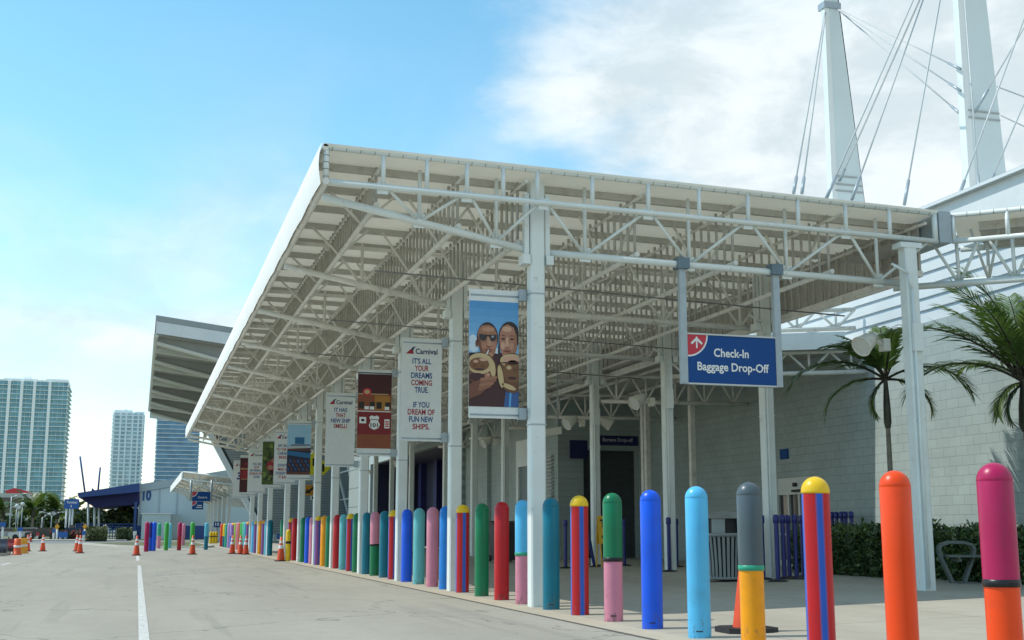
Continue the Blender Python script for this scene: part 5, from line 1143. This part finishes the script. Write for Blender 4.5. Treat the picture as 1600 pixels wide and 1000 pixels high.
for l, x, Y, ytop, seed in (('palm tree, leftmost of the far row', 3, 190, 797, 31), ('far palm below the ship\'s windows', 50, 188, 796, 32), ('far palm with two-tone crown near the grey lamp pole', 65, 192, 797, 33), ('far palm left of the Terminal sign', 88, 190, 799, 34), ('far palm just behind the Terminal sign', 112, 200, 803, 35)):
    p = py(x, 829, Y); h = py(x, ytop, Y).z
    fr = [(random.Random(seed+k).random()*360, 10+60*random.Random(seed*3+k).random(), .8+.4*random.Random(seed+9*k).random()) for k in range(16)]
    palm(l, (p.x, Y, 0), h, .22, fr, 3.0, seed, 16, .09, 'palms beyond the far road', .5, True)
# shrubs and flower beds
def bed(label, x0, x1, Y, dep, h, n, mats, seed, name='flower_bed', cat='flower bed'):
    a0, a1 = py(x0, 829, Y).x, py(x1, 829, Y).x; rn = random.Random(seed); t = thing(name, label, cat, ((a0+a1)/2, Y, 0))
    b = MB(); b.box(a0, a1, Y, Y+dep, 0, .2); b.build('soil', TWIG, t)
    b = MB(); leafcloud(b, n, lambda r: (a0+(a1-a0)*r.random(), Y+dep*r.random(), .15+h*r.random()), .16, rn, 1); b.m = [rn.randrange(2) for f in b.f]; b.build('foliage', mats, t)
bed('low bed of dark red flowers beyond the far road', 78, 133, 146.5, 3, .9, 1600, [mat('flower_red', (.16, .012, .018), .7), LEAFT], 5)
bed('low olive shrub at the foot of the blue canopy', 134, 166, 130., 4, 1.3, 1800, [LEAFT2, LEAFT3], 6, 'shrub', 'shrub')
bed('dark shrub under the dense tree by the shed', 182, 206, 140, 3, 1.2, 1300, [LEAFT, LEAFT2], 8, 'shrub', 'shrub')
bed('yellow green shrubs at the far left roadside', 20, 40, 160, 3, 1.2, 900, [LEAFT2, mat('shrub_yellow_green', (.2, .22, .05), .7)], 9, 'shrub', 'shrub')
# lamp poles
def lamp(label, x, Y, ytop, arm):
    p = py(x, 829, Y); z = py(x, ytop, Y).z; t = thing('street_lamp', label, 'street lamp', (p.x, Y, 0), 'street lamps in the background'); MB().tube((p.x, Y, 0), (p.x, Y, z), .09, 8, r2=.06).build('pole', GALV, t)
    b = MB()
    for s, dx in arm: b.curve([(p.x, Y, z-.1), (p.x+dx*.5, Y, z+.35), (p.x+dx, Y, z+.5)], .06, 5)
    b.build('arm', GALV, t)
    for s, dx in arm: MB().box(min(p.x+dx, p.x+dx*1.3), max(p.x+dx, p.x+dx*1.3), Y-.15, Y+.15, z+.42, z+.58).build('lamp_head', CLAD, t)
lamp('tall street lamp with one long arm at far left', 14.5, 165, 776, ((1, 2.4),)); lamp('street lamp with short arms among the palms', 79.5, 170, 806, ((1, 1.2), (-1, -1.2))); lamp('short street lamp left of the blue board', 65, 168, 808, ((1, 1.2),))
def globe(label, x, Y, ytop):
    p = py(x, 829, Y); z = py(x, ytop, Y).z; t = thing('globe_lamp', label, 'street lamp', (p.x, Y, 0), 'globe lamps by the grey block'); MB().tube((p.x, Y, 0), (p.x, Y, z), .06, 6).build('pole', GALV, t)
    MB().lathe([(.26*math.sin(R(q)), z+.2-.26*math.cos(R(q))) for q in range(0, 181, 20)], 12, (p.x, Y, 0)).build('globe', CLAD, t)
globe('left globe lamp before the grey block', 24, 175, 793); globe('right globe lamp before the grey block', 27, 175, 796); globe('globe lamp at the corner of the grey block', 32.5, 178, 790)
# signs in the background
def bsign(name, label, x0, y0, x1, y1, Y, m, txt=(), posts=(), mm=PWHITE, yb=0., diamond=False):
    a0, a1 = py(x0, y1, Y), py(x1, y0, Y); t = thing(name, label, 'sign', ((a0.x+a1.x)/2, Y, 0)); W, H = a1.x-a0.x, a1.z-a0.z
    if diamond: MB().prism([(a0.x, Y, a0.z+H/2), (a0.x+W/2, Y, a0.z), (a1.x, Y, a0.z+H/2), (a0.x+W/2, Y, a1.z)], (0,.08,0)).build('panel', m, t)
    else:
        a = Art((a0.x, Y, a0.z), (1,0,0), (0,0,1)); a.board(a0.x, a1.x, Y, Y+.12, a0.z, a1.z, m)
        for tx, u, v, wd, ht in txt: a.text(tx, W*u, H*v, W*wd, H*ht, mm, 6, .02)
        a.build('panel', t)
    for x in posts: c_ = py(x, 829, Y).x; MB().tube((c_, Y+.25, 0), (c_, Y+.25, a1.z-.2 if y1-y0 < 14 and not diamond else a0.z+.1), .11, 6).build('post', CLAD, t)
SB = mat('far_sign_blue', (.01, .09, .33), .5, .04)
bsign('direction_sign', 'big blue sign reading Terminal 1 on tall pale posts', 100, 780, 124, 795, 150, SB, (('Terminal', .5, .55, .7, .25), ('1', .47, .15, .05, .25)), (102, 107.5, 111.5))
bsign('board_sign', 'wide blue notice board on short posts before the flower bed', 90, 831, 106, 840, 142, SB, (), (95, 102.5))
bsign('street_sign', 'small blue sign near the globe lamps, leftmost on its pole', 27, 824, 36, 830, 140, SB, (), (32,)); bsign('street_sign', 'blue sign at the very left edge of the picture', -3, 816, 9.5, 823, 140, SB, (), (4,)); bsign('street_sign', 'small blue sign under the left yellow diamond', 81.5, 827, 86.5, 832, 141, SB, (), (84,)); bsign('street_sign', 'small blue sign under the right yellow diamond', 128, 829.5, 135.5, 836, 141, SB, (), (131,))
bsign('diamond_sign', 'left yellow diamond sign before the dark trees', 85, 818, 93.5, 828, 143, flat('far_sign_yellow', (.62, .30, .015)), (), (89,), diamond=True); bsign('diamond_sign', 'right yellow diamond sign beside the blue canopy post', 128.5, 817.5, 137, 828, 143, flat('far_sign_yellow', (.62, .30, .015)), (), (132.5,), diamond=True)
bsign('stop_sign', 'small red sign on a pole left of the parked car', 56.5, 832.5, 61.5, 837, 148, SIGNR, (), (59,)); bsign('notice_sign', 'small white notice before the tree by the shed', 207.5, 830, 213.5, 835.5, 150, PWHITE, (), (210.5,))
# booth
p0, p1 = py(106, 842, 150), py(118, 826, 150); t = thing('guard_booth', 'dark roofed guard booth behind the blue board', 'booth', (p0.x, 150, 0)); MB().box(p0.x, p1.x, 150, 153, 0, p1.z-.3).build('walls', mat('booth_grey', (.2, .22, .22), .5), t); MB().box(p0.x-.4, p1.x+.4, 149.5, 153.5, p1.z-.297, p1.z+.1).build('roof', mat('booth_roof', (.03, .05, .09), .5), t); MB().box(p0.x+.1, p1.x-.1, 149.95, 149.997, 1.0, 1.7).build('window', DARKG, t)
# parked car far away
def car(label, x, Y, c, L_=4.3):
    p = py(x, 829, Y); t = thing('parked_car', label, 'car', (p.x, Y, 0)); m = mat('car_'+label.split()[0], c, .3, .03)
    pr = [(-L_/2, .35), (-L_/2, .85), (-L_/2+.9, .95), (-L_/2+1.4, 1.42), (L_/2-1.2, 1.42), (L_/2-.5, .95), (L_/2, .85), (L_/2, .35)]
    MB().prism([(p.x+u, Y, z) for u, z in pr], (0, 1.75, 0)).build('body', m, t)
    w_ = [(-L_/2+1.05, .98), (-L_/2+1.5, 1.36), (L_/2-1.3, 1.36), (L_/2-.75, .98)]; MB().add([(p.x+u, Y-.01, z) for u, z in w_], [(0,3,2,1)]).build('side_window', DARKG, t)
    for u in (-L_/2+.8, L_/2-.85):
        MB().tube((p.x+u, Y-.03, .32), (p.x+u, Y+.2, .32), .32, 14).build('wheel', BLACK, t)
car('white car parked beyond the far road near the red sign', 43, 160, (.6, .6, .6)); car('black car parked right of the small red sign', 69, 158, (.03, .035, .04)); car('silver car half hidden at the far left roadside', 10, 162, (.3, .32, .32))
# drums and barriers on the left
DRY = mat('drum_amber', (.75, .33, .02), .5, .08, 3); DRO = mat('drum_orange', (.70, .10, .02), .5, .08, 3)
def drum(label, x, yb, m, hh=.72, r=.17):
    p = pg(x, yb); t = thing('traffic_drum', label, 'traffic drum', (p.x, p.y, 0), 'traffic drums at the left kerb'); MB().lathe([(r*1.25, 0), (r*1.25, .06), (r, .07), (r, .25), (r*.92, .27), (r*.92, .5), (r*.84, .52), (r*.84, hh), (0, hh+.01)], 16, (p.x, p.y, 0)).build('body', m, t)
    MB().lathe([(r*.93, .32), (r*.935, .32), (r*.935, .42), (r*.93, .42)], 16, (p.x, p.y, 0)).build('reflective_band', CONW, t)
drum('orange traffic drum with white band at the left kerb', 26, 867, DRO); drum('amber traffic drum, left of the two by the orange one', 32, 865, DRY); drum('amber traffic drum, right of the two by the cone', 37.2, 864.5, DRY)
struct(MB().prism([(-14, 50, -.02), (-5.5, 57.6, -.02), (-5.4, 60, -.02), (-8, 66, -.02), (-20, 66, -.02)], (0,0,.16)).build('left_island', mat('pale_kerb', (.45,.43,.38))))
def barrier(label, x0, x1, yb, ytop, m):
    p = pg((x0+x1)/2, yb, .14); a0 = py(x0, yb, p.y).x; a1 = py(x1, yb, p.y).x; z = py(x0, ytop, p.y).z; t = thing('plastic_barrier', label, 'barrier', ((a0+a1)/2, p.y, .14), 'barriers stacked at the left kerb')
    MB().prism([(a0, p.y-.25, .14), (a0, p.y+.25, .14), (a0, p.y+.22, .4), (a0, p.y+.08, z*.8), (a0, p.y+.06, z), (a0, p.y-.06, z), (a0, p.y-.08, z*.8), (a0, p.y-.22, .4)], (a1-a0, 0, 0)).build('body', m, t)
    for u in (.2, .8): MB().box(a0+(a1-a0)*u-.08, a0+(a1-a0)*u+.08, p.y-.262, p.y-.252, .16, .3).build('foot_slot', BLACK, t)
barrier('dark grey plastic barrier at the left edge', -4, 10.5, 864, 842, mat('barrier_charcoal', (.05, .06, .09), .5)); barrier('dark red plastic barrier beside the orange drum', 11, 22, 862, 842, mat('barrier_maroon', (.20, .02, .025), .5))
# dark blue fence along the tree line
t = thing('mesh_fence', 'low blue mesh fence under the trees by the blue canopy', 'fence', tuple(py(160, 829, 168)))
a0, a1 = py(118, 829, 168).x, py(217, 829, 168).x; b = MB(); n = 24
for i in range(n+1): x = a0+(a1-a0)*i/n; b.tube((x, 168, 0), (x, 168, 1.9), .05, 5)
b.build('posts', BAND10, t); b = MB()
for z in (.3, .7, 1.1, 1.5, 1.85): b.box(a0, a1, 167.98, 168.02, z, z+.14)
b.build('rails', BAND10, t)
